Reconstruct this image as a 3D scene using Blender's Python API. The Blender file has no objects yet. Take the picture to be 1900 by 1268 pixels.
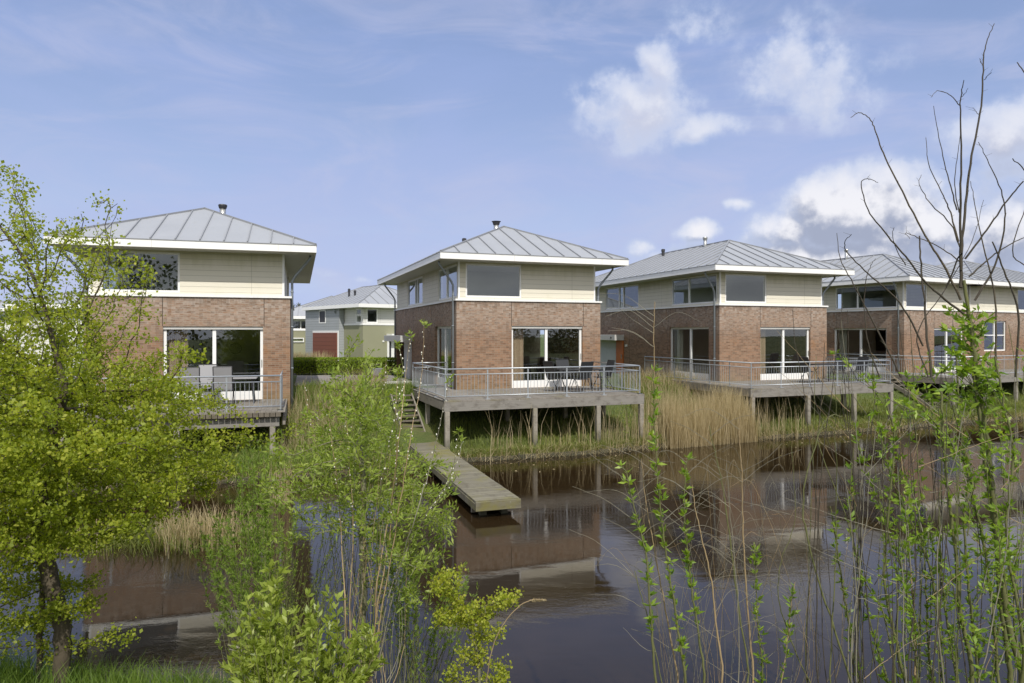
import bpy, math, random
import numpy as np
from math import sin, cos, radians, pi, sqrt
random.seed(7)
rng = np.random.default_rng(11)
S = bpy.context.scene
COL = S.collection

# ---------------------------------------------------------------- camera
CZ = 3.65
cam_d = bpy.data.cameras.new('camera')
cam = bpy.data.objects.new('camera', cam_d)
COL.objects.link(cam)
cam.location = (0, 0, CZ)
cam.rotation_euler = (radians(90), 0, 0)
cam_d.sensor_width = 36
cam_d.lens = 24.007
cam_d.shift_y = -15 / 1900
cam_d.clip_start = 0.1
cam_d.clip_end = 3000
S.camera = cam

# ---------------------------------------------------------------- sun + sky
SUN_EL = radians(46)
SUN_X, SUN_Y = 0.225, -0.974            # horizontal direction towards the sun
sd = bpy.data.lights.new('sun', 'SUN')
sd.energy = 3.9
sd.angle = radians(0.6)
sd.color = (1.0, 0.95, 0.87)
sun = bpy.data.objects.new('sun', sd)
COL.objects.link(sun)
from mathutils import Vector, Matrix
sv = Vector((SUN_X * cos(SUN_EL), SUN_Y * cos(SUN_EL), sin(SUN_EL))).normalized()
sun.rotation_euler = sv.to_track_quat('Z', 'Y').to_euler()
sun.location = sv * 50

S.view_settings.view_transform = 'Standard'
S.view_settings.look = 'None'
S.view_settings.exposure = 0.0
S.view_settings.gamma = 1
S.view_settings.use_curve_mapping = False
S.cycles.max_bounces = 8
S.cycles.transparent_max_bounces = 12
S.cycles.caustics_reflective = False
S.cycles.caustics_refractive = False

W = bpy.data.worlds.new('World')
S.world = W
W.use_nodes = True
nt = W.node_tree
nt.nodes.clear()


class NB:
    """small helper to write node trees"""
    def __init__(s, tree):
        s.t = tree

    def n(s, typ, **kw):
        nd = s.t.nodes.new(typ)
        ins = kw.pop('ins', {})
        for k, v in kw.items():
            setattr(nd, k, v)
        for k, v in ins.items():
            if hasattr(v, 'is_linked') or isinstance(v, bpy.types.NodeSocket):
                s.t.links.new(v, nd.inputs[k])
            else:
                nd.inputs[k].default_value = v
        return nd

    def math(s, op, a, b=0.0, c=0.0, clamp=False):
        nd = s.n('ShaderNodeMath', operation=op, use_clamp=clamp, ins={0: a, 1: b, 2: c})
        return nd.outputs[0]

    def vmath(s, op, a, b=(0, 0, 0), out=0):
        nd = s.n('ShaderNodeVectorMath', operation=op, ins={0: a, 1: b})
        return nd.outputs[out]

    def noise(s, vec, scale, detail=2.0, rough=0.5, dist=0.0):
        nd = s.n('ShaderNodeTexNoise', ins={'Vector': vec, 'Scale': scale, 'Detail': detail, 'Roughness': rough, 'Distortion': dist})
        return nd.outputs['Fac']

    def ramp(s, fac, stops, interp='LINEAR'):
        nd = s.n('ShaderNodeValToRGB', ins={'Fac': fac})
        cr = nd.color_ramp
        cr.interpolation = interp
        while len(cr.elements) < len(stops):
            cr.elements.new(0.5)
        for e, (p, c) in zip(cr.elements, stops):
            e.position = p
            e.color = (c[0], c[1], c[2], 1) if hasattr(c, '__len__') else (c, c, c, 1)
        return nd.outputs[0]

    def mix(s, fac, a, b, blend='MIX'):
        nd = s.n('ShaderNodeMix', data_type='RGBA', blend_type=blend)
        for k, v in ((0, fac), (6, a), (7, b)):
            if isinstance(v, bpy.types.NodeSocket):
                s.t.links.new(v, nd.inputs[k])
            else:
                nd.inputs[k].default_value = (v[0], v[1], v[2], 1) if hasattr(v, '__len__') else v
        return nd.outputs[2]

    def smooth(s, v, lo, hi):
        nd = s.n('ShaderNodeMapRange', interpolation_type='SMOOTHSTEP', ins={0: v, 1: lo, 2: hi, 3: 0.0, 4: 1.0})
        return nd.outputs[0]


def view_dir(px, py):
    v = Vector(((px - 950) / 1267, 1, (619 - py) / 1267))
    return v.normalized()


# clouds: puffs at compass directions of the sky, (direction, width, height, weight)
PUFFS = [((1185, 205), .085, .060, 1.25), ((1220, 125), .035, .060, 1.05), ((1295, 240), .07, .022, 1.0), ((1075, 175), .03, .025, .5),
         ((1470, 125), .085, .075, .72), ((1520, 185), .09, .05, .66), ((1290, 45), .07, .045, .5), ((1640, 120), .06, .03, .32),
         ((1590, 398), .105, .064, 2.3), ((1690, 430), .12, .055, 1.7), ((1470, 430), .07, .038, 1.5), ((1560, 475), .22, .040, 1.5), ((1560, 478), .26, .038, 1.7),
         ((1290, 436), .036, .020, 1.4), ((1180, 460), .03, .016, .75), ((1400, 470), .05, .012, .9), ((1375, 378), .022, .010, .9),
         ((1880, 250), .08, .045, 1.35), ((1870, 430), .10, .055, 1.5), ((1800, 475), .25, .04, 1.4), ((1780, 370), .05, .03, .7),
         ((600, 512), .03, .010, .4), ((662, 520), .03, .010, .4), ((2150, 300), .2, .1, 1.2), ((-300, 420), .2, .05, .9)]


def density_group():
    g = bpy.data.node_groups.new('cloud_density', 'ShaderNodeTree')
    g.interface.new_socket('Vector', in_out='INPUT', socket_type='NodeSocketVector')
    g.interface.new_socket('Density', in_out='OUTPUT', socket_type='NodeSocketFloat')
    b = NB(g)
    gi = b.n('NodeGroupInput')
    go = b.n('NodeGroupOutput')
    v = gi.outputs[0]
    warp = b.n('ShaderNodeTexNoise', ins={'Vector': v, 'Scale': 14.0, 'Detail': 3.0, 'Roughness': .6}).outputs['Color']
    wv = b.vmath('MULTIPLY', b.vmath('SUBTRACT', warp, (.5, .5, .5)), (.05, .05, .035))
    d = b.vmath('ADD', v, wv)
    total = None
    for (p, w, h, a) in PUFFS:
        c = view_dir(*p)
        q = b.vmath('MULTIPLY', b.vmath('SUBTRACT', d, tuple(c)), (1 / w, 1 / w, 1 / h))
        L = b.vmath('LENGTH', q, out=1)
        m = b.math('MULTIPLY', b.math('SUBTRACT', 1.25, L, clamp=True), a)
        total = m if total is None else b.n('ShaderNodeMath', operation='MAXIMUM', ins={0: total, 1: m}).outputs[0]
    f = b.noise(v, 26.0, 7.0, .56)
    f2 = b.math('MULTIPLY', b.math('SUBTRACT', f, .5), 2.0)
    # texture only counts where there is a puff
    out = b.math('MULTIPLY_ADD', f2, b.smooth(total, 0.0, .5), total)
    b.t.links.new(out, go.inputs[0])
    return g


nb = NB(nt)
DG = density_group()
tc = nb.n('ShaderNodeTexCoord').outputs['Generated']
sky = nb.n('ShaderNodeTexSky', sky_type='NISHITA', sun_disc=False, sun_elevation=SUN_EL,
           sun_rotation=math.atan2(SUN_X, SUN_Y), altitude=0, air_density=1.0, dust_density=.8, ozone_density=1.5).outputs[0]
g1 = nb.n('ShaderNodeGroup', node_tree=DG, ins={0: tc}).outputs[0]
up = nb.vmath('ADD', tc, (.006, 0.0, .022))
g2 = nb.n('ShaderNodeGroup', node_tree=DG, ins={0: up}).outputs[0]
light = nb.smooth(nb.math('SUBTRACT', g1, g2), -.30, .62)
thick = nb.smooth(g1, .25, 1.6)
alpha = nb.smooth(g1, .12, .80)
sepz = nb.n('ShaderNodeSeparateXYZ', ins={0: tc}).outputs[2]
dark = nb.mix(nb.smooth(sepz, .16, .25), (2.9, 3.25, 4.3), (4.5, 4.75, 5.9))
lite = nb.mix(nb.smooth(sepz, .16, .25), (6.9, 6.9, 7.3), (5.9, 6.1, 6.9))
ccol = nb.mix(light, dark, lite)
ccol = nb.mix(thick, (4.3, 4.9, 6.5), ccol)
# thin veil of high cloud
st = nb.vmath('MULTIPLY', tc, (1.0, 1.0, 3.5))
cir = nb.noise(st, 2.2, 6.0, .55, .6)
veil = nb.math('MULTIPLY_ADD', nb.smooth(cir, .33, .72), .38, .52)
sepz = nb.n('ShaderNodeSeparateXYZ', ins={0: tc}).outputs[2]
low = nb.math('MULTIPLY', nb.smooth(sepz, .45, .0), .40)
veil = nb.math('ADD', veil, low, clamp=True)
vc = nb.mix(nb.smooth(sepz, .42, .02), (2.45, 3.35, 5.7), (3.75, 4.55, 6.5))
skyc = nb.mix(veil, sky, vc)
st2 = nb.vmath('MULTIPLY', nb.vmath('ADD', tc, (3.1, 0, .4)), (1.3, 1.3, 4.5))
streak = nb.smooth(nb.noise(st2, 2.6, 7.0, .6, 1.2), .42, .72)
skyc = nb.mix(nb.math('MULTIPLY', streak, .42), skyc, (4.2, 4.55, 6.0))
skyc = nb.mix(1.0, skyc, (1.02, .985, 1.0), 'MULTIPLY')
# unseen broken cloud behind the camera and overhead, brightened to fill shaded walls
bk = nb.noise(nb.vmath('MULTIPLY', tc, (1, 1, 2.5)), 2.6, 5.0, .55)
sepy = nb.n('ShaderNodeSeparateXYZ', ins={0: tc}).outputs[1]
bkm = nb.math('MULTIPLY', nb.smooth(bk, .30, .52), nb.math('MAXIMUM', nb.smooth(sepy, .10, -.35), nb.smooth(sepz, .58, .85)))
skyc = nb.mix(nb.math('MULTIPLY', bkm, .85), skyc, nb.mix(nb.smooth(bk, .45, .7), (9.6, 9.5, 9.2), (6.0, 6.0, 6.0)))
fin = nb.mix(alpha, skyc, ccol)
bg = nb.n('ShaderNodeBackground', ins={'Color': fin, 'Strength': 0.13})
wo = nb.n('ShaderNodeOutputWorld')
nt.links.new(bg.outputs[0], wo.inputs[0])

# ---------------------------------------------------------------- materials
def mat(name):
    m = bpy.data.materials.new(name)
    m.use_nodes = True
    m.node_tree.nodes.clear()
    b = NB(m.node_tree)
    out = b.n('ShaderNodeOutputMaterial')
    return m, b, out


def principled(b, out, **ins):
    p = b.n('ShaderNodeBsdfPrincipled')
    for k, v in ins.items():
        k = k.replace('_', ' ')
        if isinstance(v, bpy.types.NodeSocket):
            b.t.links.new(v, p.inputs[k])
        elif k == 'Base Color':
            p.inputs[k].default_value = (*v, 1)
        else:
            p.inputs[k].default_value = v
    b.t.links.new(p.outputs[0], out.inputs['Surface'])
    return p


def bump(b, h, strength=.3, dist=.01):
    return b.n('ShaderNodeBump', ins={'Height': h, 'Strength': strength, 'Distance': dist}).outputs[0]


M = {}


def simple(name, col, rough=.6, metal=0.0, var=.12, scale=3.0, bmp=0.0, spec=.5):
    m, b, out = mat(name)
    oc = b.n('ShaderNodeTexCoord').outputs['Object']
    n1 = b.noise(oc, scale, 5, .6)
    f = b.math('MULTIPLY_ADD', n1, var * 2, 1 - var)
    c = b.mix(1.0, col, b.n('ShaderNodeCombineColor', ins={0: f, 1: f, 2: f}).outputs[0], 'MULTIPLY')
    kw = dict(Base_Color=c, Roughness=rough, Metallic=metal)
    kw['Specular_IOR_Level'] = spec
    if bmp:
        kw['Normal'] = bump(b, b.noise(oc, scale * 8, 3), bmp, .01)
    principled(b, out, **kw)
    M[name] = m
    return m


def brick_mat():
    m, b, out = mat('red_brick')
    oc = b.n('ShaderNodeTexCoord').outputs['Object']
    s = b.n('ShaderNodeSeparateXYZ', ins={0: oc})
    v = b.n('ShaderNodeCombineXYZ', ins={0: b.math('ADD', s.outputs[0], s.outputs[1]), 1: s.outputs[2], 2: 0.0}).outputs[0]
    bt = b.n('ShaderNodeTexBrick', offset=.5, ins={'Vector': v, 'Color1': (.140, .068, .038, 1), 'Color2': (.285, .158, .094, 1), 'Mortar': (.26, .225, .17, 1),
             'Scale': 1.0, 'Mortar Size': .006, 'Mortar Smooth': .3, 'Bias': 0.0, 'Brick Width': .215, 'Row Height': .0625})
    # single-brick variation
    fl = b.vmath('FLOOR', b.vmath('DIVIDE', v, (.1075, .0625, 1)))
    wn = b.n('ShaderNodeTexWhiteNoise', noise_dimensions='2D', ins={'Vector': fl})
    c = b.mix(b.math('MULTIPLY', wn.outputs[0], .5), bt.outputs[0], (.27, .19, .13))
    wn2 = b.n('ShaderNodeTexWhiteNoise', noise_dimensions='3D', ins={'Vector': b.vmath('ADD', fl, (7, 3, 1))})
    c = b.mix(b.math('MULTIPLY', b.smooth(wn2.outputs[0], .72, .95), .45), c, (.095, .06, .04))
    # lime bloom: grey towards the top, orange lower, green algae at the foot and corners
    big = b.noise(oc, .9, 4, .6)
    z = s.outputs[2]
    topm = b.math('MULTIPLY', b.smooth(b.math('MULTIPLY_ADD', big, 1.6, z), 3.9, 5.1), .55)
    fine = b.noise(b.vmath('MULTIPLY', oc, (3, 3, 14)), 2.0, 4, .7)
    c = b.mix(b.math('MULTIPLY', topm, b.smooth(fine, .35, .65)), c, (.39, .34, .29))
    wn3 = b.n('ShaderNodeTexWhiteNoise', noise_dimensions='3D', ins={'Vector': b.vmath('ADD', fl, (17, 5, 2))}).outputs[0]
    patch = b.smooth(b.math('MULTIPLY_ADD', b.noise(oc, 1.1, 5, .65), 3.2, b.math('MULTIPLY', z, .9)), 4.6, 6.0)
    c = b.mix(b.math('MULTIPLY', b.math('MULTIPLY', patch, b.smooth(wn3, .45, .9)), .42), c, (.48, .42, .37))
    streak = b.smooth(b.noise(b.vmath('MULTIPLY', oc, (5, 5, .5)), 1.4, 4, .6), .56, .72)
    c = b.mix(b.math('MULTIPLY', streak, .3), c, (.13, .085, .06))
    org = b.math('MULTIPLY', b.smooth(b.noise(oc, 1.7, 5, .6), .55, .72), .45)
    c = b.mix(org, c, (.33, .17, .075))
    run = b.noise(b.vmath('MULTIPLY', oc, (4.5, 4.5, .6)), 1.2, 5, .7)
    damp = b.math('MULTIPLY', b.smooth(b.math('MULTIPLY_ADD', run, 1.5, z), 5.25, 5.75), .5)
    c = b.mix(damp, c, (.10, .075, .055))
    foot = b.math('MULTIPLY', b.smooth(b.math('MULTIPLY_ADD', big, -1.3, z), 1.75, .75), .5)
    c = b.mix(foot, c, (.21, .16, .06))
    principled(b, out, Base_Color=c, Roughness=.9, Normal=bump(b, bt.outputs['Fac'], -.6, .006))
    M['brick'] = m


def siding_mat(name, col, step=.165):
    m, b, out = mat(name)
    oc = b.n('ShaderNodeTexCoord').outputs['Object']
    s = b.n('ShaderNodeSeparateXYZ', ins={0: oc})
    z = s.outputs[2]
    fr = b.math('FRACT', b.math('DIVIDE', z, step))
    line = b.smooth(fr, .0, .07)
    n1 = b.noise(b.vmath('MULTIPLY', oc, (.6, .6, 6)), 1.5, 5, .6)
    n2 = b.noise(oc, 1.2, 4, .6)
    dirt = b.mix(b.math('MULTIPLY', b.smooth(n2, .5, .75), .25), col, (col[0] * .72, col[1] * .74, col[2] * .55))
    c = b.mix(b.math('MULTIPLY', n1, .3), dirt, (col[0] * .8, col[1] * .8, col[2] * .78))
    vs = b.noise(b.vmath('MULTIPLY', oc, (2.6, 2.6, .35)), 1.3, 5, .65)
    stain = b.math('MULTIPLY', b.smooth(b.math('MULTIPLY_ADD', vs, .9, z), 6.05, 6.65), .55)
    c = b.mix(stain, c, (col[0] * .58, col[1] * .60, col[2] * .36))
    jt_ = b.smooth(b.math('ABSOLUTE', b.math('SUBTRACT', b.math('FRACT', b.math('DIVIDE', b.math('ADD', s.outputs[0], s.outputs[1]), 3.05)), .5)), .0, .0028)
    c = b.mix(jt_, (col[0] * .5, col[1] * .5, col[2] * .46), c)
    c = b.mix(line, (col[0] * .35, col[1] * .35, col[2] * .33), c)
    h = b.math('ADD', fr, 0.0)
    principled(b, out, Base_Color=c, Roughness=.55, Normal=bump(b, b.math('SUBTRACT', 1.0, fr), .8, .012))
    M[name] = m


def wood_mat(name, c1, c2, moss=.3, axis=0, plank=.14):
    """weathered timber; planks run along the other axis, one plank every `plank` m on axis"""
    m, b, out = mat(name)
    oc = b.n('ShaderNodeTexCoord').outputs['Object']
    s = b.n('ShaderNodeSeparateXYZ', ins={0: oc})
    sc = [(40, 1.6, 40), (1.6, 40, 40), (30, 30, 2)][axis]
    grain = b.noise(b.vmath('MULTIPLY', oc, sc), 1.0, 5, .65)
    c = b.mix(grain, c1, c2)
    if plank:
        k = b.math('DIVIDE', s.outputs[axis], plank)
        wn = b.n('ShaderNodeTexWhiteNoise', noise_dimensions='1D', ins={'W': b.math('FLOOR', k)}).outputs[0]
        c = b.mix(b.math('MULTIPLY', wn, .4), c, (c1[0] * .6, c1[1] * .6, c1[2] * .6))
        fr = b.math('FRACT', k)
        gap = b.math('MULTIPLY_ADD', b.math('MULTIPLY', b.smooth(fr, .0, .05), b.smooth(fr, 1.0, .95)), .6, .4)
        c = b.mix(gap, (.015, .013, .01), c)
    bl = b.noise(b.vmath('MULTIPLY', oc, (1.4, .9, 3)), 2.3, 6, .7)
    c = b.mix(b.math('MULTIPLY', b.smooth(bl, .48, .68), .55), c, (c1[0] * .55, c1[1] * .5, c1[2] * .45))
    mo = b.smooth(b.noise(oc, 1.3, 6, .65), .55 - moss * .15, .8 - moss * .2)
    c = b.mix(b.math('MULTIPLY', mo, min(1, moss * 1.6)), c, (.17, .155, .045))
    if axis == 2:
        wl = b.smooth(b.math('MULTIPLY_ADD', b.noise(oc, 6, 4, .6), .5, s.outputs[2]), 1.05, .35)
        c = b.mix(b.math('MULTIPLY', wl, .75), c, (.05, .052, .026))
    li = b.smooth(b.noise(oc, 9, 4, .6), .66, .74)
    c = b.mix(b.math('MULTIPLY', li, .35), c, (.42, .42, .36))
    principled(b, out, Base_Color=c, Roughness=.9, Normal=bump(b, grain, .5, .006))
    M[name] = m


def leaf_mat(name, c1, c2, c3=None, transl=.45, rough=.5):
    m, b, out = mat(name)
    at = b.n('ShaderNodeAttribute', attribute_name='tint').outputs['Fac']
    stops = [(0, c1), (.6, c2), (1, c3 or c2)]
    c = b.ramp(at, stops)
    p = b.n('ShaderNodeBsdfPrincipled', ins={'Base Color': c, 'Roughness': rough, 'Specular IOR Level': .35})
    ct = b.mix(1.0, c, (1.5, 1.45, .55), 'MULTIPLY')
    t = b.n('ShaderNodeBsdfTranslucent', ins={'Color': ct})
    ms = b.n('ShaderNodeMixShader', ins={0: transl, 1: p.outputs[0], 2: t.outputs[0]})
    b.t.links.new(ms.outputs[0], out.inputs['Surface'])
    M[name] = m


def glass_mat():
    m, b, out = mat('window_glass')
    fr = b.n('ShaderNodeFresnel', ins={'IOR': 1.8}).outputs[0]
    oc = b.n('ShaderNodeTexCoord').outputs['Object']
    nm = bump(b, b.noise(oc, .8, 1), .03, .02)
    gl = b.n('ShaderNodeBsdfGlossy', ins={'Color': (.9, .95, 1, 1), 'Roughness': .005, 'Normal': nm})
    tr = b.n('ShaderNodeBsdfTransparent', ins={'Color': (.92, .95, .93, 1)})
    front = b.math('SUBTRACT', 1.0, b.n('ShaderNodeNewGeometry').outputs['Backfacing'])
    ms = b.n('ShaderNodeMixShader', ins={0: b.math('MULTIPLY', b.math('MULTIPLY', fr, 1.5, clamp=True), front), 1: tr.outputs[0], 2: gl.outputs[0]})
    b.t.links.new(ms.outputs[0], out.inputs['Surface'])
    M['glass'] = m


def water_mat():
    m, b, out = mat('pond_water')
    gc = b.n('ShaderNodeNewGeometry').outputs['Position']
    w1 = b.noise(b.vmath('MULTIPLY', gc, (1.0, 2.2, 1)), 2.6, 4, .6, .5)
    w2 = b.noise(b.vmath('MULTIPLY', gc, (1.0, 1.8, 1)), 11, 3, .6, .3)
    calm = b.smooth(b.noise(b.vmath('MULTIPLY', gc, (.6, 1.6, 1)), .32, 4, .6), .42, .62)
    w3 = b.noise(b.vmath('MULTIPLY', gc, (1.0, 2.6, 1)), 24, 2, .6, .2)
    h = b.math('MULTIPLY_ADD', w1, .5, b.math('MULTIPLY_ADD', w3, .09, b.math('MULTIPLY', w2, .26)))
    h = b.math('MULTIPLY', h, b.math('MULTIPLY_ADD', calm, 1.25, .15))
    murk = b.noise(gc, .5, 4, .6)
    c = b.mix(murk, (.014, .009, .004), (.030, .019, .009))
    principled(b, out, Base_Color=c, Roughness=.012, IOR=1.47, Specular_IOR_Level=.5, Normal=bump(b, h, .052, .05))
    M['water'] = m


def ground_mat():
    m, b, out = mat('grassy_ground')
    gc = b.n('ShaderNodeNewGeometry').outputs['Position']
    n1 = b.noise(gc, .7, 6, .6)
    n2 = b.noise(gc, 14, 5, .7)
    c = b.mix(n1, (.035, .062, .010), (.075, .105, .018))
    c = b.mix(b.smooth(n2, .3, .75), c, (.10, .12, .03))
    dry = b.smooth(b.noise(gc, .45, 5, .6), .56, .70)
    c = b.mix(b.math('MULTIPLY', dry, .5), c, (.17, .13, .06))
    z = b.n('ShaderNodeSeparateXYZ', ins={0: gc}).outputs[2]
    mud = b.smooth(b.math('MULTIPLY_ADD', n2, .12, z), .26, .12)
    c = b.mix(mud, c, (.045, .035, .018))
    principled(b, out, Base_Color=c, Roughness=.95, Normal=bump(b, n2, .8, .05))
    M['ground'] = m


def road_mat():
    m, b, out = mat('concrete_paver_road')
    gc = b.n('ShaderNodeNewGeometry').outputs['Position']
    n = b.noise(gc, 1.2, 6, .65)
    c = b.mix(n, (.20, .185, .175), (.31, .29, .28))
    principled(b, out, Base_Color=c, Roughness=.9, Normal=bump(b, b.noise(gc, 25, 3), .4, .01))
    M['road'] = m


brick_mat()
siding_mat('cream_siding', (.70, .665, .56))
siding_mat('white_siding', (.66, .655, .63))
siding_mat('grey_siding', (.33, .35, .37), .2)
siding_mat('garage_board', (.19, .06, .035), .3)
simple('white_paint', (.80, .80, .79), .4, var=.06)
def fascia_mat():
    m, b, out = mat('fascia_white')
    oc = b.n('ShaderNodeTexCoord').outputs['Object']
    s = b.n('ShaderNodeSeparateXYZ', ins={0: oc})
    n1 = b.noise(b.vmath('MULTIPLY', oc, (3, 3, .6)), 1.5, 5, .65)
    c = b.mix(b.math('MULTIPLY', b.smooth(n1, .5, .8), .3), (.82, .82, .81), (.55, .56, .52))
    fr = b.math('ABSOLUTE', b.math('SUBTRACT', b.math('FRACT', b.math('DIVIDE', b.math('ADD', b.math('ADD', s.outputs[0], s.outputs[1]), .6), 3.4)), .5))
    c = b.mix(b.smooth(fr, .0, .0022), (.45, .45, .44), c)
    principled(b, out, Base_Color=c, Roughness=.45)
    M['fascia_white'] = m


fascia_mat()
simple('soffit_board', (.52, .52, .47), .6, var=.06)
def zinc_mat():
    m, b, out = mat('zinc')
    oc = b.n('ShaderNodeTexCoord').outputs['Object']
    s_ = b.n('ShaderNodeSeparateXYZ', ins={0: oc})
    k = b.n('ShaderNodeCombineXYZ', ins={0: b.math('FLOOR', b.math('DIVIDE', b.math('ADD', s_.outputs[0], .75), .6455)), 1: b.math('FLOOR', b.math('DIVIDE', b.math('ADD', s_.outputs[1], .75), .61)), 2: 0.0})
    wn = b.n('ShaderNodeTexWhiteNoise', noise_dimensions='1D', ins={'W': b.n('ShaderNodeSeparateXYZ', ins={0: k.outputs[0]}).outputs[0]}).outputs[0]
    n1 = b.noise(oc, .9, 5, .6)
    n2 = b.noise(b.vmath('MULTIPLY', oc, (6, 1.2, 3)), 1.5, 4, .65)
    c = b.mix(n1, (.275, .29, .315), (.365, .38, .41))
    c = b.mix(b.math('MULTIPLY', wn, .35), c, (.33, .35, .38))
    c = b.mix(b.math('MULTIPLY', b.smooth(n2, .55, .75), .3), c, (.27, .27, .25))
    principled(b, out, Base_Color=c, Roughness=.5, Metallic=.1, Normal=bump(b, n1, .15, .05))
    M['zinc'] = m


zinc_mat()
simple('zinc_seam', (.25, .26, .28), .5, metal=.1, var=.15)
simple('galvanised', (.42, .45, .48), .38, metal=.55, var=.15, scale=9)
simple('pipe_grey', (.28, .31, .34), .45, metal=.4, var=.12)
simple('dark_metal', (.03, .03, .035), .5)
simple('steel', (.5, .5, .48), .3, metal=.8)
simple('plaster', (.36, .37, .33), .9)
simple('green_plaster', (.30, .31, .21), .9)
simple('brown_plaster', (.42, .34, .25), .9)
simple('dark_floor', (.24, .18, .12), .6)
simple('curtain_cloth', (.50, .36, .27), .9, var=.2, scale=12)
simple('curtain_pale', (.50, .47, .41), .9, var=.15, scale=12)
simple('olive_render', (.27, .27, .18), .9, var=.06, scale=1)
simple('orange_door', (.50, .13, .02), .5)
simple('grey_panel', (.50, .52, .53), .6)
simple('canopy_grey', (.50, .50, .48), .7, var=.12)
simple('joint_dark', (.05, .035, .025), .9)
simple('chair_grey', (.27, .27, .28), .6, var=.1)
simple('black_plastic', (.022, .024, .027), .5)
simple('bark_brown', (.085, .068, .045), .9, var=.45, scale=14, bmp=.8)
simple('bark_green', (.17, .165, .095), .85, var=.35, scale=12, bmp=.6)
simple('shoot_green', (.12, .125, .045), .7, var=.4, scale=10)
simple('shoot_tan', (.30, .22, .12), .75, var=.35, scale=9)
simple('shoot_grey', (.20, .185, .14), .8, var=.3, scale=9)
simple('twig_dark', (.055, .045, .032), .85, var=.4, scale=10)
simple('catkin', (.72, .70, .62), .9)
simple('stone_white', (.6, .6, .58), .8)
simple('number_white', (.75, .75, .73), .6)
wood_mat('deck_wood', (.19, .17, .145), (.30, .28, .25), .35, 0, .14)
wood_mat('deck_wood_cross', (.19, .17, .145), (.30, .28, .25), .5, 1, .14)
wood_mat('beam_wood', (.13, .12, .105), (.31, .295, .27), .12, 1, 0)
wood_mat('beam_wood_side', (.15, .135, .11), (.30, .27, .23), .25, 0, 0)
wood_mat('post_wood', (.17, .155, .13), (.36, .33, .28), .25, 2, 0)
wood_mat('jetty_wood', (.12, .11, .078), (.27, .25, .185), .55, 1, .145)
wood_mat('edge_wood', (.07, .058, .042), (.20, .175, .14), .3, 2, 0)
leaf_mat('hawthorn_leaf', (.13, .18, .018), (.31, .37, .038), (.46, .46, .075), .5)
leaf_mat('willow_leaf', (.15, .22, .035), (.29, .37, .07), (.40, .46, .13), .45)
leaf_mat('osier_leaf', (.13, .225, .035), (.25, .36, .06), (.35, .45, .10), .5)
leaf_mat('broad_leaf', (.17, .23, .04), (.31, .38, .07), (.44, .49, .13), .45, .4)
leaf_mat('shoot_leaf', (.11, .20, .025), (.24, .36, .045), (.38, .48, .09), .45, .4)
leaf_mat('grass_blade', (.08, .15, .022), (.17, .25, .04), (.32, .30, .12), .35)
leaf_mat('bank_grass', (.11, .15, .03), (.21, .24, .055), (.40, .34, .17), .3)
leaf_mat('reed_straw', (.27, .215, .125), (.42, .345, .21), (.54, .46, .31), .3)
leaf_mat('hedge_leaf', (.13, .21, .02), (.32, .42, .04), (.26, .20, .05), .35)
leaf_mat('far_leaf', (.05, .065, .03), (.09, .11, .045), (.13, .13, .07), .3)
glass_mat()
water_mat()
ground_mat()
road_mat()


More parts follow.
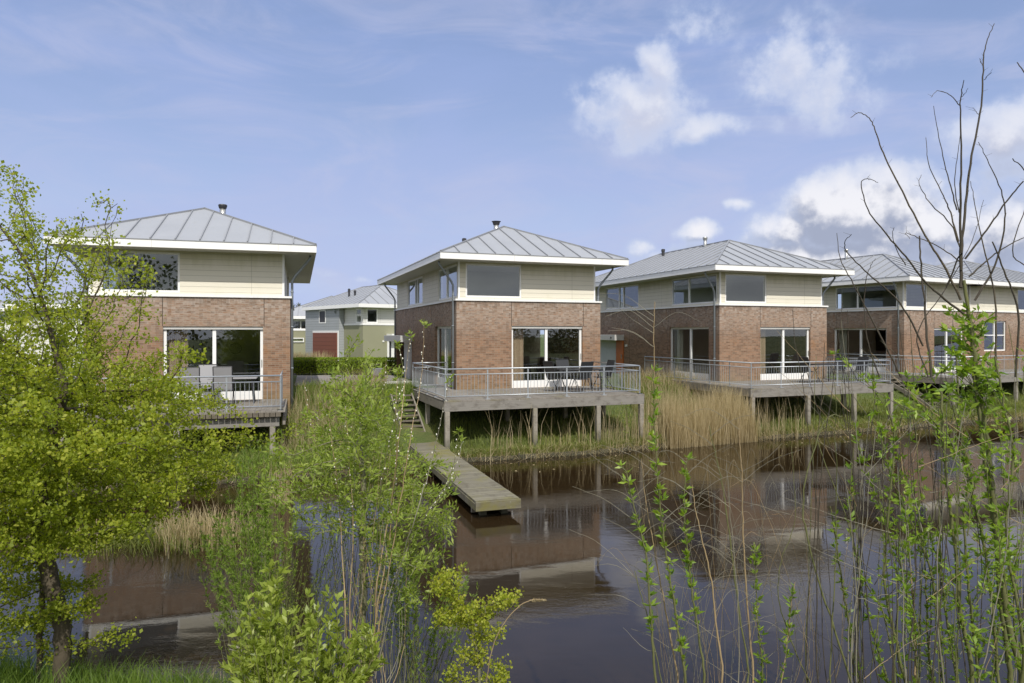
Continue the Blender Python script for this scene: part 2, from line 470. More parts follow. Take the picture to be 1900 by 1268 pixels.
# ---------------------------------------------------------------- mesh helpers
class MB:
    def __init__(s):
        s.v = []
        s.f = []
        s.smooth = False

    def box(s, a, b):
        x0, y0, z0 = a
        x1, y1, z1 = b
        if x0 > x1: x0, x1 = x1, x0
        if y0 > y1: y0, y1 = y1, y0
        if z0 > z1: z0, z1 = z1, z0
        n = len(s.v)
        s.v += [(x0, y0, z0), (x1, y0, z0), (x1, y1, z0), (x0, y1, z0), (x0, y0, z1), (x1, y0, z1), (x1, y1, z1), (x0, y1, z1)]
        for q in ((0, 3, 2, 1), (4, 5, 6, 7), (0, 1, 5, 4), (1, 2, 6, 5), (2, 3, 7, 6), (3, 0, 4, 7)):
            s.f.append(tuple(n + i for i in q))
        return s

    def quad(s, *p):
        n = len(s.v)
        s.v += [tuple(q) for q in p]
        s.f.append(tuple(range(n, n + len(p))))
        return s

    def tube(s, pts, r, sides=6, cap=True):
        pts = [Vector(p) for p in pts]
        rr = r if hasattr(r, '__len__') else [r] * len(pts)
        n0 = len(s.v)
        ref = None
        for i, p in enumerate(pts):
            a = pts[max(i - 1, 0)]
            c = pts[min(i + 1, len(pts) - 1)]
            t = (c - a).normalized() if (c - a).length > 1e-9 else Vector((0, 0, 1))
            if ref is None:
                ref = t.orthogonal().normalized()
            ref = (ref - t * ref.dot(t))
            ref = ref.normalized() if ref.length > 1e-6 else t.orthogonal().normalized()
            bn = t.cross(ref)
            for k in range(sides):
                an = 2 * pi * k / sides
                s.v.append(tuple(p + (ref * cos(an) + bn * sin(an)) * rr[i]))
        for i in range(len(pts) - 1):
            for k in range(sides):
                k2 = (k + 1) % sides
                s.f.append((n0 + i * sides + k, n0 + i * sides + k2, n0 + (i + 1) * sides + k2, n0 + (i + 1) * sides + k))
        if cap:
            s.f.append(tuple(n0 + k for k in range(sides))[::-1])
            s.f.append(tuple(n0 + (len(pts) - 1) * sides + k for k in range(sides)))
        return s

    def bar(s, a, b, w, h=None):
        """square bar from a to b"""
        h = h or w
        a = Vector(a); b = Vector(b)
        t = (b - a).normalized()
        side = t.cross(Vector((0, 0, 1)))
        side = side.normalized() if side.length > 1e-4 else Vector((1, 0, 0))
        upv = side.cross(t).normalized()
        n = len(s.v)
        for p in (a, b):
            for sx, sy in ((-1, -1), (1, -1), (1, 1), (-1, 1)):
                s.v.append(tuple(p + side * sx * w / 2 + upv * sy * h / 2))
        for q in ((0, 3, 2, 1), (4, 5, 6, 7), (0, 1, 5, 4), (1, 2, 6, 5), (2, 3, 7, 6), (3, 0, 4, 7)):
            s.f.append(tuple(n + i for i in q))
        return s

    def build(s, name, m, parent=None, smooth=False, bevel=0):
        me = bpy.data.meshes.new(name)
        me.from_pydata(s.v, [], s.f)
        me.materials.append(M[m] if isinstance(m, str) else m)
        if smooth:
            me.polygons.foreach_set('use_smooth', [True] * len(me.polygons))
        me.update()
        o = bpy.data.objects.new(name, me)
        COL.objects.link(o)
        if parent is not None:
            o.parent = parent
        if bevel:
            md = o.modifiers.new('bevel', 'BEVEL')
            md.width = bevel
            md.segments = 2
            md.limit_method = 'ANGLE'
        return o


def tag(o, label, cat, group=None, kind=None):
    if label: o['label'] = label
    if cat: o['category'] = cat
    if group: o['group'] = group
    if kind: o['kind'] = kind
    return o


def empty(name, loc, rz=0, label=None, cat=None, group=None):
    o = bpy.data.objects.new(name, None)
    COL.objects.link(o)
    o.location = loc
    o.rotation_euler = (0, 0, rz)
    o.empty_display_size = .2
    tag(o, label, cat, group)
    return o


def copy_tree(o, parent=None):
    c = o.copy()
    COL.objects.link(c)
    c.parent = parent
    for ch in [x for x in COL.objects if x.parent == o]:
        copy_tree(ch, c)
    return c


def wall(mb, axis, at, thick, a0, a1, z0, z1, holes):
    """a wall plane with real openings. axis 'x': runs along x at y=at, inside at y=at+thick; 'y': runs along y at x=at"""
    def P(a, d, z):
        return (a, at + d, z) if axis == 'x' else (at + d, a, z)
    A = sorted({a0, a1} | {h[0] for h in holes} | {h[1] for h in holes})
    Z = sorted({z0, z1} | {h[2] for h in holes} | {h[3] for h in holes})
    for i in range(len(A) - 1):
        for j in range(len(Z) - 1):
            ca, cz = (A[i] + A[i + 1]) / 2, (Z[j] + Z[j + 1]) / 2
            if any(h[0] < ca < h[1] and h[2] < cz < h[3] for h in holes):
                continue
            for d in (0, thick):
                mb.quad(P(A[i], d, Z[j]), P(A[i + 1], d, Z[j]), P(A[i + 1], d, Z[j + 1]), P(A[i], d, Z[j + 1]))
    for h in holes:
        c = [(h[0], h[2]), (h[1], h[2]), (h[1], h[3]), (h[0], h[3])]
        for k in range(4):
            p, q = c[k], c[(k + 1) % 4]
            mb.quad(P(p[0], 0, p[1]), P(q[0], 0, q[1]), P(q[0], thick, q[1]), P(p[0], thick, p[1]))
    c = [(a0, z0), (a1, z0), (a1, z1), (a0, z1)]
    for k in range(4):
        p, q = c[k], c[(k + 1) % 4]
        mb.quad(P(p[0], 0, p[1]), P(q[0], 0, q[1]), P(q[0], thick, q[1]), P(p[0], thick, p[1]))


def glazing(kind, parent, axis, at, inward, a0, a1, z0, z1, mull=(), fw=.07, bottom=None, rec=.05, handle=False, transom=()):
    """frame + pane(s); front face at `at` + rec in the inward direction"""
    f0 = at + inward * rec
    f1 = at + inward * (rec + .07)
    def B(mb, p0, p1, q0, q1, e0=0, e1=0):
        y0, y1 = f0 - inward * e0, f1 + inward * e1
        mb.box((p0, y0, q0), (p1, y1, q1)) if axis == 'x' else mb.box((y0, p0, q0), (y1, p1, q1))
    bt = bottom or fw
    fr = MB()
    B(fr, a0, a0 + fw, z0, z1)
    B(fr, a1 - fw, a1, z0, z1)
    B(fr, a0 + fw, a1 - fw, z1 - fw, z1)
    B(fr, a0 + fw, a1 - fw, z0, z0 + bt)
    for mu in mull:
        B(fr, mu - fw * .6, mu + fw * .6, z0 + bt, z1 - fw, .01)
    for tz in transom:
        B(fr, a0 + fw, a1 - fw, tz - fw * .4, tz + fw * .4, .005)
    w = fr.build(kind, 'white_paint', parent, bevel=.004)
    pn = MB()
    g = f0 + inward * .035
    e = [a0 + fw] + [x for mu in mull for x in (mu - fw * .6, mu + fw * .6)] + [a1 - fw]
    for i in range(0, len(e), 2):
        p = MB()
        if axis == 'x':
            p.box((e[i], g - .004, z0 + bt), (e[i + 1], g + .004, z1 - fw))
        else:
            p.box((g - .004, e[i], z0 + bt), (g + .004, e[i + 1], z1 - fw))
        p.build('pane', 'glass', w)
    if handle:
        hb = MB()
        ha = a1 - fw * .5
        if axis == 'x':
            hb.box((ha - .012, f0 - .03, z0 + 1.0), (ha + .012, f0 - .002, z0 + 1.22))
        else:
            hb.box((f0 - .03, ha - .012, z0 + 1.0), (f0 - .002, ha + .012, z0 + 1.22))
        hb.build('handle', 'steel', w)
    return w


class Frame:
    """local axes of a house: u along its front, v to the back"""
    def __init__(s, px, Y, deg, dz=0.0):
        s.o = Vector(((px - 950) / 1267 * Y, Y, dz))
        s.a = radians(deg)
        s.u = Vector((cos(s.a), sin(s.a), 0))
        s.v = Vector((-sin(s.a), cos(s.a), 0))

    def w(s, u, v, z=0):
        return s.o + s.u * u + s.v * v + Vector((0, 0, z))


FA = Frame(156.5, 19.54, 17.3, -.06)
FB = Frame(847, 23.8, 20)
FC = Frame(1335, 27.9, 20)
FD = Frame(1677.6, 33.3, 27)
ZD = 1.70      # deck and floor level
ZB = 4.80      # top of brick


def pipe_path(side, u0, v, zb, top=6.16):
    sg = -1 if side < 0 else 1
    return [(u0 + sg * .60, v, top), (u0 + sg * .60, v, top - .08), (u0 + sg * .5, v + .02, top - .22), (u0 + sg * .14, v + .12, top - .66),
            (u0 + sg * .055, v + .14, top - .82), (u0 + sg * .055, v + .14, zb)]


def make_roof(root, U0, U1, V0, V1, z0, rise, inset_v, name='roof', along='v', seams=True, seam_d=.6, seam_h=.04, thick=.012):
    """hip roof over eave rectangle, ridge along v; every seam a raised rib"""
    uc = (U0 + U1) / 2
    va, vb = V0 + inset_v, V1 - inset_v
    z1 = z0 + rise
    P = dict(a=(U0, V0, z0), b=(U1, V0, z0), c=(U1, V1, z0), d=(U0, V1, z0), r=(uc, va, z1), s=(uc, vb, z1))
    mb = MB()
    mb.quad(P['a'], P['b'], P['r'])
    mb.quad(P['b'], P['c'], P['s'], P['r'])
    mb.quad(P['c'], P['d'], P['s'])
    mb.quad(P['d'], P['a'], P['r'], P['s'])
    mb.quad(P['a'], P['d'], P['c'], P['b'])
    if along == 'u':
        mb.v = [(y, x, z) for x, y, z in mb.v]
    roof = mb.build(name, 'zinc', root)
    sm = MB()
    hu = (U1 - U0) / 2
    e = seam_h / 2
    n = int((U1 - U0) / seam_d)
    for i in range(1, n):
        u = U0 + (U1 - U0) * i / n
        d = min(u - U0, U1 - u) / hu
        if d < .04: continue
        sm.bar((u, V0, z0 + e), (u, V0 + inset_v * d, z0 + rise * d + e), .032, seam_h)
        sm.bar((u, V1, z0 + e), (u, V1 - inset_v * d, z0 + rise * d + e), .032, seam_h)
    n = int((V1 - V0) / seam_d)
    for i in range(1, n):
        v = V0 + (V1 - V0) * i / n
        d = min(1, min(v - V0, V1 - v) / inset_v)
        if d < .04: continue
        sm.bar((U0, v, z0 + e), (U0 + hu * d, v, z0 + rise * d + e), .032, seam_h)
        sm.bar((U1, v, z0 + e), (U1 - hu * d, v, z0 + rise * d + e), .032, seam_h)
    for a, r_ in (('a', 'r'), ('b', 'r'), ('c', 's'), ('d', 's'), ('r', 's')):
        sm.bar(Vector(P[a]) + Vector((0, 0, e)), Vector(P[r_]) + Vector((0, 0, e)), .07, seam_h * 1.3)
    if along == 'u':
        sm.v = [(y, x, z) for x, y, z in sm.v]
    sm.build('seam', 'zinc_seam', roof)
    return roof


def flue(root, u, v, z, h, kind='steel', k=1.0):
    mb = MB()
    if kind == 'steel':
        mb.tube([(u, v, z - .3), (u, v, z + h)], .11 * k, 14)
        o = mb.build('flue', 'steel', root, True)
        MB().tube([(u, v, z + h - .05), (u, v, z + h + .05), (u, v, z + h + .09)], [.13 * k, .16 * k, (.20 if k == 1 else .145) * k], 14).build('flue_cap', 'dark_metal' if k > .9 else 'steel', o)
    else:
        mb.tube([(u, v, z - .3), (u, v, z + h * .7), (u, v, z + h)], [.08, .08, .06], 10)
        o = mb.build('vent_pipe', 'dark_metal', root)
        MB().tube([(u, v, z + h * .55), (u, v, z + h * .95)], .10, 10).build('vent_cap', 'dark_metal', o)
    return o


def curtain(root, axis, at, a0, a1, z0, z1, m='curtain_cloth'):
    mb = MB()
    n = 40
    pts = []
    for i in range(n + 1):
        a = a0 + (a1 - a0) * i / n
        d = at + .03 * sin(i * 1.45)
        pts.append((a, d))
    for i in range(n):
        (a, d), (a2, d2) = pts[i], pts[i + 1]
        if axis == 'x':
            mb.quad((a, d, z0), (a2, d2, z0), (a2, d2, z1), (a, d, z1))
        else:
            mb.quad((d, a, z0), (d2, a2, z0), (d2, a2, z1), (d, a, z1))
    return mb.build('curtain', m, root, True)


def house(F, label, Wd=5.6, L=11.9, side='B', inner='green_plaster', front_door=(2.05, 4.86, 3.43), upper=(.36, 2.46), w1=(5.86, 9.07, 7.41),
          w2=(.13, 3.05, 1.8), sdoor=(.7, 3.2, 1.95), right_wall_from=0, left=True, extra_windows=(), roof=True, name='brick_house',
          flues=(), vents=(), curtains=True, right_pipe=True):
    root = empty(name, F.w(0, 0, 0), F.a, label, 'house', 'brick houses standing along the water')
    bf = [(front_door[0], front_door[1], ZD - .02, 3.92)] + [e for e in extra_windows if e[4] == 'b']
    bf = [tuple(h[:4]) for h in bf]
    bs = [(sdoor[0], sdoor[1], ZD - .02, 3.92)] if left else []
    if side == 'B':
        bs.append((9.2, 11.3, 1.3, 3.25))
    T = .3
    mb = MB()
    wall(mb, 'x', 0, T, 0, Wd, 0.0, ZB, bf)
    wall(mb, 'x', L, -T, 0, Wd, 0.0, ZB, [])
    wall(mb, 'y', 0, T, T, L - T, 0.0, ZB, bs)
    wall(mb, 'y', Wd, -T, T, L - T, 0.0, ZB, [(4.5, 6.5, 2.6, 3.8)])
    mb.build('brick_wall', 'brick', root)
    # expansion joints in the brick band
    for u in (front_door[0] - .01, front_door[1] + .03):
        MB().box((u - .009, -.004, 3.92), (u + .009, .01, ZB)).build('expansion_joint', 'joint_dark', root)
    for v in (7.3, 3.75):
        if left: MB().box((-.004, v - .006, 2.0 if v > 7 else 3.92), (.01, v + .006, ZB)).build('expansion_joint', 'joint_dark', root)
    # white ledge between brick and boards
    lg = MB()
    o = .05
    lg.box((-o, -o, ZB), (Wd + o, .13, ZB + .06))
    lg.box((-o, L - .13, ZB), (Wd + o, L + o, ZB + .06))
    lg.box((-o, .13, ZB), (.13, L - .13, ZB + .06))
    lg.box((Wd - .13, .13, ZB), (Wd + o, L - .13, ZB + .06))
    lg.build('ledge', 'fascia_white', root)
    # boarded upper storey
    sb = MB()
    i0 = .10
    zt = 6.17
    zs = ZB + .06
    wf = [(upper[0], upper[1], 4.93, 6.12)] + [tuple(e[:4]) for e in extra_windows if e[4] == 's']
    ws = [(w2[0] + i0, w2[1], 4.93, 6.12), (w1[0], w1[1], 4.93, 6.12)] if left else []
    wall(sb, 'x', i0, .2, i0, Wd - .18, zs, zt, wf)
    wall(sb, 'x', L - i0, -.2, i0, Wd - .18, zs, zt, [])
    wall(sb, 'y', i0, .2, i0 + .2, L - i0 - .2, zs, zt, [(max(a, i0 + .22), b, c, d) for a, b, c, d in ws])
    wall(sb, 'y', Wd - .18, -.2, i0 + .2, L - i0 - .2, zs, zt, [(6, 8, 4.93, 6.1)])
    sb.build('upper_wall', 'cream_siding', root)
    for (x, y) in ((i0 - .012, i0 - .012), (Wd - .18 - .05, i0 - .012)):
        MB().box((x, y, zs), (x + .06, y + .06, zt)).build('corner_board', 'fascia_white', root)
    # soffit + fascia
    eo = .77
    so = MB()
    so.box((-eo + .02, -eo + .02, zt), (Wd + eo - .02, L + eo - .02, zt + .03))
    so.build('soffit', 'soffit_board', root)
    fa = MB()
    fa.box((-eo, -eo, zt - .01), (Wd + eo, -eo + .02, 6.37))
    fa.box((-eo, L + eo - .02, zt - .01), (Wd + eo, L + eo, 6.37))
    fa.box((-eo, -eo + .02, zt - .01), (-eo + .02, L + eo - .02, 6.37))
    fa.box((Wd + eo - .02, -eo + .02, zt - .01), (Wd + eo, L + eo - .02, 6.37))
    fa.build('fascia', 'fascia_white', root)
    et = MB()
    e2 = eo + .015
    et.box((-e2, -e2, 6.37), (Wd + e2, L + e2, 6.392))
    et.build('eaves_trim', 'zinc_seam', root)
    rf = make_roof(root, -eo + .02, Wd + eo - .02, -eo + .02, L + eo - .02, 6.393, 1.56, 3.75)
    for f in flues: flue(rf, *f[:4], k=f[4] if len(f) > 4 else 1.0)
    for f in vents: flue(rf, *f, kind='black')
    # windows
    glazing('window', root, 'x', i0, 1, upper[0], upper[1], 4.93, 6.12, fw=.06, rec=.02)
    for e in extra_windows:
        if e[4] == 's':
            glazing('window', root, 'x', i0, 1, e[0], e[1], e[2], e[3], fw=.06, rec=.02)
        else:
            glazing('window', root, 'x', 0, 1, e[0], e[1], e[2], e[3], fw=.07, rec=.06, mull=e[5], transom=e[6])
    dw = glazing('sliding_door', root, 'x', 0, 1, front_door[0], front_door[1], ZD - .02, 3.92, mull=[front_door[2]], fw=.085, bottom=.26, rec=.10, handle=True)
    tp = MB().box((front_door[0], .04, 3.83), (front_door[1], .098, 3.92)).build('head_shade', 'canopy_grey', dw)  # grey strip painted as the recess shadow along the door head
    if left:
        glazing('window', root, 'y', i0, 1, max(w2[0] + i0, i0 + .22), w2[1], 4.93, 6.12, mull=[w2[2]], fw=.06, rec=.02)
        glazing('window', root, 'y', i0, 1, w1[0], w1[1], 4.93, 6.12, mull=[w1[2], w1[2] - .45], fw=.07, rec=.02)
        glazing('sliding_door', root, 'y', 0, 1, sdoor[0], sdoor[1], ZD - .02, 3.92, mull=[sdoor[2]], fw=.085, bottom=.26, rec=.10)
    # pipes
    def pipe(path):
        p = MB().tube(path, .04, 8)
        for z in (2.6, 3.9, 5.0):
            x, y, _ = path[-1]
            p.tube([(x, y, z), (x, y, z + .035)], .052, 8)
        p.build('downpipe', 'pipe_grey', root, True)
    if left:
        pipe(pipe_path(-1, 0, .12, ZD - 1.2))
        pipe(pipe_path(-1, 0, L - .5, ZD - .4))
    if right_pipe:
        pipe(pipe_path(1, Wd, .15, .6))
    # entrance on the side
    if side == 'B':
        MB().box((-.55, 7.5, 3.26), (-.002, 11.9, 3.55)).build('canopy', 'canopy_grey', root, bevel=.01)
        MB().box((-.10, 7.65, 1.45), (-.002, 8.55, 3.258)).box((-.06, 8.57, 1.45), (-.002, 9.15, 3.258)).build('entrance_panel', 'grey_panel', root)
    if side == 'C':
        MB().box((-.55, 7.85, 3.29), (-.002, 11.9, 3.58)).build('canopy', 'canopy_grey', root, bevel=.01)
        MB().box((-.06, 8.64, 1.5), (-.002, 11.0, 3.288)).build('entrance_panel', 'grey_panel', root)
        dd = MB().box((-.05, 7.9, 1.5), (-.002, 8.62, 3.288)).build('entrance_door', 'orange_door', root)
        MB().box((-.10, 7.98, 2.35), (-.052, 8.02, 2.55)).build('handle', 'steel', dd)
        nm = MB()      # house number plates beside the door, and the small digits on the canopy
        nm.box((-.02, 7.52, 2.98), (-.002, 7.62, 3.10)).box((-.02, 7.66, 2.96), (-.002, 7.74, 3.08))
        nm.build('number_plate', 'number_white', root)
        MB().box((-.575, 8.2, 3.39), (-.551, 8.28, 3.48)).build('entrance_lamp', 'dark_metal', root)
    # interior
    it = MB()
    it.box((T + .002, 5.2, ZD), (Wd - T - .002, 5.3, ZB - .1))
    it.build('inner_wall', inner, root)
    MB().box((T + .002, T + .002, ZD - .15), (Wd - T - .002, 5.2, ZD - .005)).build('inner_floor', 'dark_floor', root)
    ce = MB().box((T + .002, T + .002, 4.5), (Wd - T - .002, L - T - .002, 4.6))
    ce.box((T + .005, 3.6, 4.62), (Wd - .39, 3.7, 6.16))
    ce.box((Wd - .6 - T, 1.2, ZD), (Wd - .5 - T, 5.19, 4.5)) if inner == 'green_plaster' else None
    ce.build('inner_ceiling', 'plaster', root)
    if curtains:
        curtain(root, 'x', T + .12, front_door[0] + .05, front_door[0] + .62, ZD, 3.9)
        if left: curtain(root, 'y', T + .12, sdoor[1] - .5, sdoor[1] - .05, ZD, 3.9, 'curtain_pale')
    return root


# ---------------------------------------------------------------- terrain
BANK = [(-60, 10.5), (-25, 13.5), (-13, 15.4), (-7.4, 16.4), (-6.3, 17.1), (-5.3, 17.4), (-3.3, 18.1), (-1.4, 19.4), (.2, 19.9), (1.8, 20.45), (3.6, 21.3), (5.3, 22.1),
        (8.2, 23.4), (10.9, 24.5), (14.8, 26.2), (18.4, 27.8), (22.6, 29.4), (40, 37), (90, 55)]
NEAR = [(-60, 22), (-14, 9.6), (-9, 8.2), (-5.9, 7.35), (-4.4, 6.95), (-3.0, 6.75), (-1.9, 6.35), (-.6, 5.9), (1.0, 5.5), (3, 5.0), (6, 4.7), (12, 5.5), (60, 20)]


def poly_y(poly, x):
    xs = np.array([p[0] for p in poly], float)
    ys = np.array([p[1] for p in poly], float)
    return np.interp(x, xs, ys)


def smooth01(t):
    t = np.clip(t, 0, 1)
    return t * t * (3 - 2 * t)


def hnoise(x, y):
    return .06 * np.sin(x * 1.3 + y * .7) + .05 * np.sin(x * .6 - y * 1.7 + 1) + .03 * np.sin(x * 3.1 + y * 2.3)


def height(x, y):
    x = np.asarray(x, float)
    y = np.asarray(y, float)
    slope = .9      # distance factor across the slanting bank
    d = (y - poly_y(BANK, x)) * slope
    far = .12 + .10 * np.clip(d, 0, 3) + 1.14 * smooth01((d - 1.3) / 5.2) + hnoise(x, y) * np.clip(d, 0, 1) * np.clip(1 - (d - 5) / 2, 0, 1)
    dn = (poly_y(NEAR, x) - y) * .95
    near = .10 + .35 * (1 - np.exp(-np.clip(dn, 0, None) / .8)) + .12 * np.clip(dn, 0, 4) + hnoise(x, y) * .8 * np.clip(dn, 0, 1)
    bed = -.6 + 0 * x
    z = np.where(d > 0, far, np.where(dn > 0, near, bed))
    return z


def grid_sheet(name, xs, ys, m, zoff=0):
    X, Y = np.meshgrid(xs, ys)
    Z = height(X, Y) + zoff
    nx, ny = len(xs), len(ys)
    vs = np.stack([X.ravel(), Y.ravel(), Z.ravel()], 1)
    idx = np.arange(nx * ny).reshape(ny, nx)
    f = np.stack([idx[:-1, :-1].ravel(), idx[:-1, 1:].ravel(), idx[1:, 1:].ravel(), idx[1:, :-1].ravel()], 1)
    return np_mesh(name, vs, f, m, smooth=True)


def np_mesh(name, vs, faces, m, parent=None, smooth=False, tint=None):
    me = bpy.data.meshes.new(name)
    n = len(vs)
    k = faces.shape[1]
    me.vertices.add(n)
    me.vertices.foreach_set('co', np.asarray(vs, np.float32).ravel())
    me.loops.add(faces.size)
    me.loops.foreach_set('vertex_index', faces.astype(np.int32).ravel())
    me.polygons.add(len(faces))
    me.polygons.foreach_set('loop_start', np.arange(0, faces.size, k, dtype=np.int32))
    me.polygons.foreach_set('loop_total', np.full(len(faces), k, np.int32))
    if smooth:
        me.polygons.foreach_set('use_smooth', np.ones(len(faces), bool))
    me.materials.append(M[m])
    me.update(calc_edges=True)
    if tint is not None:
        at = me.attributes.new('tint', 'FLOAT', 'POINT')
        at.data.foreach_set('value', np.asarray(tint, np.float32))
    o = bpy.data.objects.new(name, me)
    COL.objects.link(o)
    if parent is not None: o.parent = parent
    return o


def axis_pts(lo, hi, segs):
    pts = []
    for (a, b, n) in segs:
        pts += list(np.linspace(a, b, n, endpoint=False))
    pts.append(segs[-1][1])
    return np.array(pts)


gx = axis_pts(0, 0, [(-900, -60, 12), (-60, -14, 30), (-14, 28, 210), (28, 60, 30), (60, 900, 12)])
gy = axis_pts(0, 0, [(-300, -10, 10), (-10, 3, 20), (3, 10, 60), (10, 36, 150), (36, 80, 20), (80, 1500, 14)])
g = grid_sheet('ground', gx, gy, 'ground')
g['kind'] = 'structure'
wt = MB().quad((-900, 1, 0), (900, 1, 0), (900, 60, 0), (-900, 60, 0)).build('water', 'water')
wt['kind'] = 'structure'

# paved drive between the two first houses, running on behind them
dv = MB().quad((-8.75, 27.5, 1.565), (-3.9, 28.75, 1.565), (-5.95, 34.2, 1.565), (-10.7, 34.0, 1.565))
dv.quad((-60, 26, 1.565), (-11.5, 33.0, 1.565), (-10.7, 34.0, 1.565), (-12, 37.5, 1.565), (-60, 32, 1.565))
rd = dv.build('road', 'road')
rd['kind'] = 'structure'
k_ = MB().bar((-8.72, 27.42, 1.60), (-3.95, 28.66, 1.60), .09, .12).build('kerb', 'canopy_grey')
k_['kind'] = 'structure'

# timber edging along the far bank: one thing per straight run
eg = MB()
for (x, y), (x2, y2) in zip(BANK[2:-2], BANK[3:-1]):
    a = Vector((x, y - .02, .05)); b_ = Vector((x2, y2 - .02, .05))
    n = max(1, int((b_ - a).length / .9))
    for i in range(n):
        p, q = a.lerp(b_, i / n), a.lerp(b_, (i + 1) / n)
        j = random.uniform(-.02, .02)
        eg.bar(p + Vector((0, j, j * .6 - .02)), q + Vector((0, j, j * .9 - .02)) - (q - p) * .02, .06, .16)
        eg.tube([p + Vector((0, -.06, -.4)), p + Vector((0, -.06, .11 + j))], .035, 7)
tag(eg.build('timber_bank_edging', 'edge_wood'), 'low weathered timber edging where the grassy far bank meets the water', 'edging')

# ---------------------------------------------------------------- houses
house(FA, 'brick house at far left with reflecting upper window, partly behind the hawthorn', side='N', inner='green_plaster',
      front_door=(2.03, 4.81, 3.42), upper=(.38, 2.47), flues=[(3.2, 4.7, 7.85, .48, .99)], name='brick_house')
house(FB, 'brick house in the middle with the jetty and steps at its left', side='B', inner='brown_plaster', flues=[(2.78, 3.9, 7.9, .32)],
      vents=[(2.0, 6.0, 7.5, .35)])
house(FC, 'third brick house from the left, with orange door and reed bed before it', side='C', inner='brown_plaster', w1=(6.59, 10.1, 8.58), w2=(.13, 3.65, 2.3),
      sdoor=(.72, 3.7, 2.15), front_door=(2.05, 4.70, 3.33), flues=[(2.62, 4.6, 7.9, .33, .75)], vents=[(2.3, 7.8, 7.8, .3)])
house(FD, 'fourth brick house from the left behind the bare twigs, set at an angle', side='N', inner='brown_plaster', w1=(7.0, 10.1, 8.6), w2=(.33, 3.9, 2.6),
      sdoor=(.92, 3.95, 2.4), front_door=(2.4, 4.95, 3.6), upper=(.3, 2.0), flues=[(2.7, 5.2, 7.9, .48, .75)], vents=[(2.4, 8.6, 7.8, .35)], right_pipe=False)
# attached house on the right of it
FE = Frame(0, 1, 27)
FE.o = FD.w(5.62, .06)
house(FE, 'brick house at the right edge joined to the angled one, with a four-pane window', Wd=9.6, L=6.6, side='N', inner='brown_plaster', front_door=(6.0, 8.4, 7.2),
      upper=(4.7, 7.0), left=False, extra_windows=[(1.25, 3.35, 2.7, 4.32, 'b', [2.3], [3.55])], right_pipe=False, curtains=False)


# ---------------------------------------------------------------- decks
def deck(F, label, u0, u1, v0, v1, posts, planks='v', beam=True, ov=0.0, back=1.2):
    root = empty('timber_deck', F.w(0, 0, 0), F.a, label, 'deck', 'timber decks on posts in front of the houses')
    pl = MB()
    pl.box((u0, v0, ZD - .055), (u1, v1, ZD - .012))
    if u0 < -.1:
        pl.box((u0, v1, ZD - .055), (-.06, back, ZD - .012))
    pl.build('decking', 'deck_wood' if planks == 'v' else 'deck_wood_cross', root)
    en = MB()
    vb = v0 + ov
    if ov:      # plank ends sail over the beam
        n = int((u1 - u0) / .14)
        for i in range(n):
            en.box((u0 + i * .14 + .008, v0 - .004, ZD - .165), (u0 + i * .14 + .132, v0 + .06, ZD - .057))
        en.build('plank_end', 'edge_wood', root)
        jo = MB()
        for i in range(int((u1 - u0) / .5)):
            jo.box((u0 + .1 + i * .5, vb + .09, ZD - .22), (u0 + .16 + i * .5, -.05, ZD - .077))
        jo.build('joist', 'beam_wood_side', root)
    bt = ZD - (.17 if ov else .057)
    MB().box((u0 + (.15 if ov else 0), vb, bt - .27), (u1 - (.15 if ov else 0), vb + .08, bt)).build('beam', 'beam_wood', root, bevel=.01)
    sb = MB().box((u0, vb + .082, bt - .24), (u0 + .07, back - .3, bt))
    sb.box((u1 - .07, vb + .082, bt - .24), (u1, v1 - .02, bt))
    for vv in (-1.2,):
        sb.box((u0 + .08, vv, bt - .24), (u1 - .08, vv + .07, bt))
    sb.build('beam', 'beam_wood_side', root)
    for (pu, pv) in posts:
        MB().box((pu - .07, pv - .07, -.1), (pu + .07, pv + .07, bt - .27 if abs(pv - vb) < .3 else bt - .24)).build('post', 'post_wood', root, bevel=.012)
    return root


def railing(F, label, runs, h=.90):
    """runs: list of polylines in house coordinates"""
    root = empty('metal_railing', F.w(0, 0, ZD), F.a, label, 'railing', 'galvanised railings on the decks')
    for (p, q) in runs:
        a = Vector((p[0], p[1], 0)); b_ = Vector((q[0], q[1], 0))
        L = (b_ - a).length
        n = max(1, round(L / 1.3))
        for z, r in ((h, .021), (h - .16, .015), (.10, .015)):
            MB().tube([a + Vector((0, 0, z)), b_ + Vector((0, 0, z))], r, 8).build('rail', 'galvanised', root, True)
        ba = MB()
        m = int(L / .11)
        for i in range(1, m):
            x = a.lerp(b_, i / m)
            ba.tube([x + Vector((0, 0, .10)), x + Vector((0, 0, h - .16))], .0065, 5, False)
        ba.build('baluster', 'galvanised', root)
        for i in range(n + 1):
            x = a.lerp(b_, i / n)
            po = MB().box((x.x - .02, x.y - .006, -.01), (x.x + .02, x.y + .006, h - .01)) if abs(b_.x - a.x) > abs(b_.y - a.y) else MB().box((x.x - .006, x.y - .02, -.01), (x.x + .006, x.y + .02, h - .01))
            po.box((x.x - .07, x.y - .07, -.011), (x.x + .07, x.y + .07, .006))
            po.build('railing_post', 'galvanised', root)
    return root


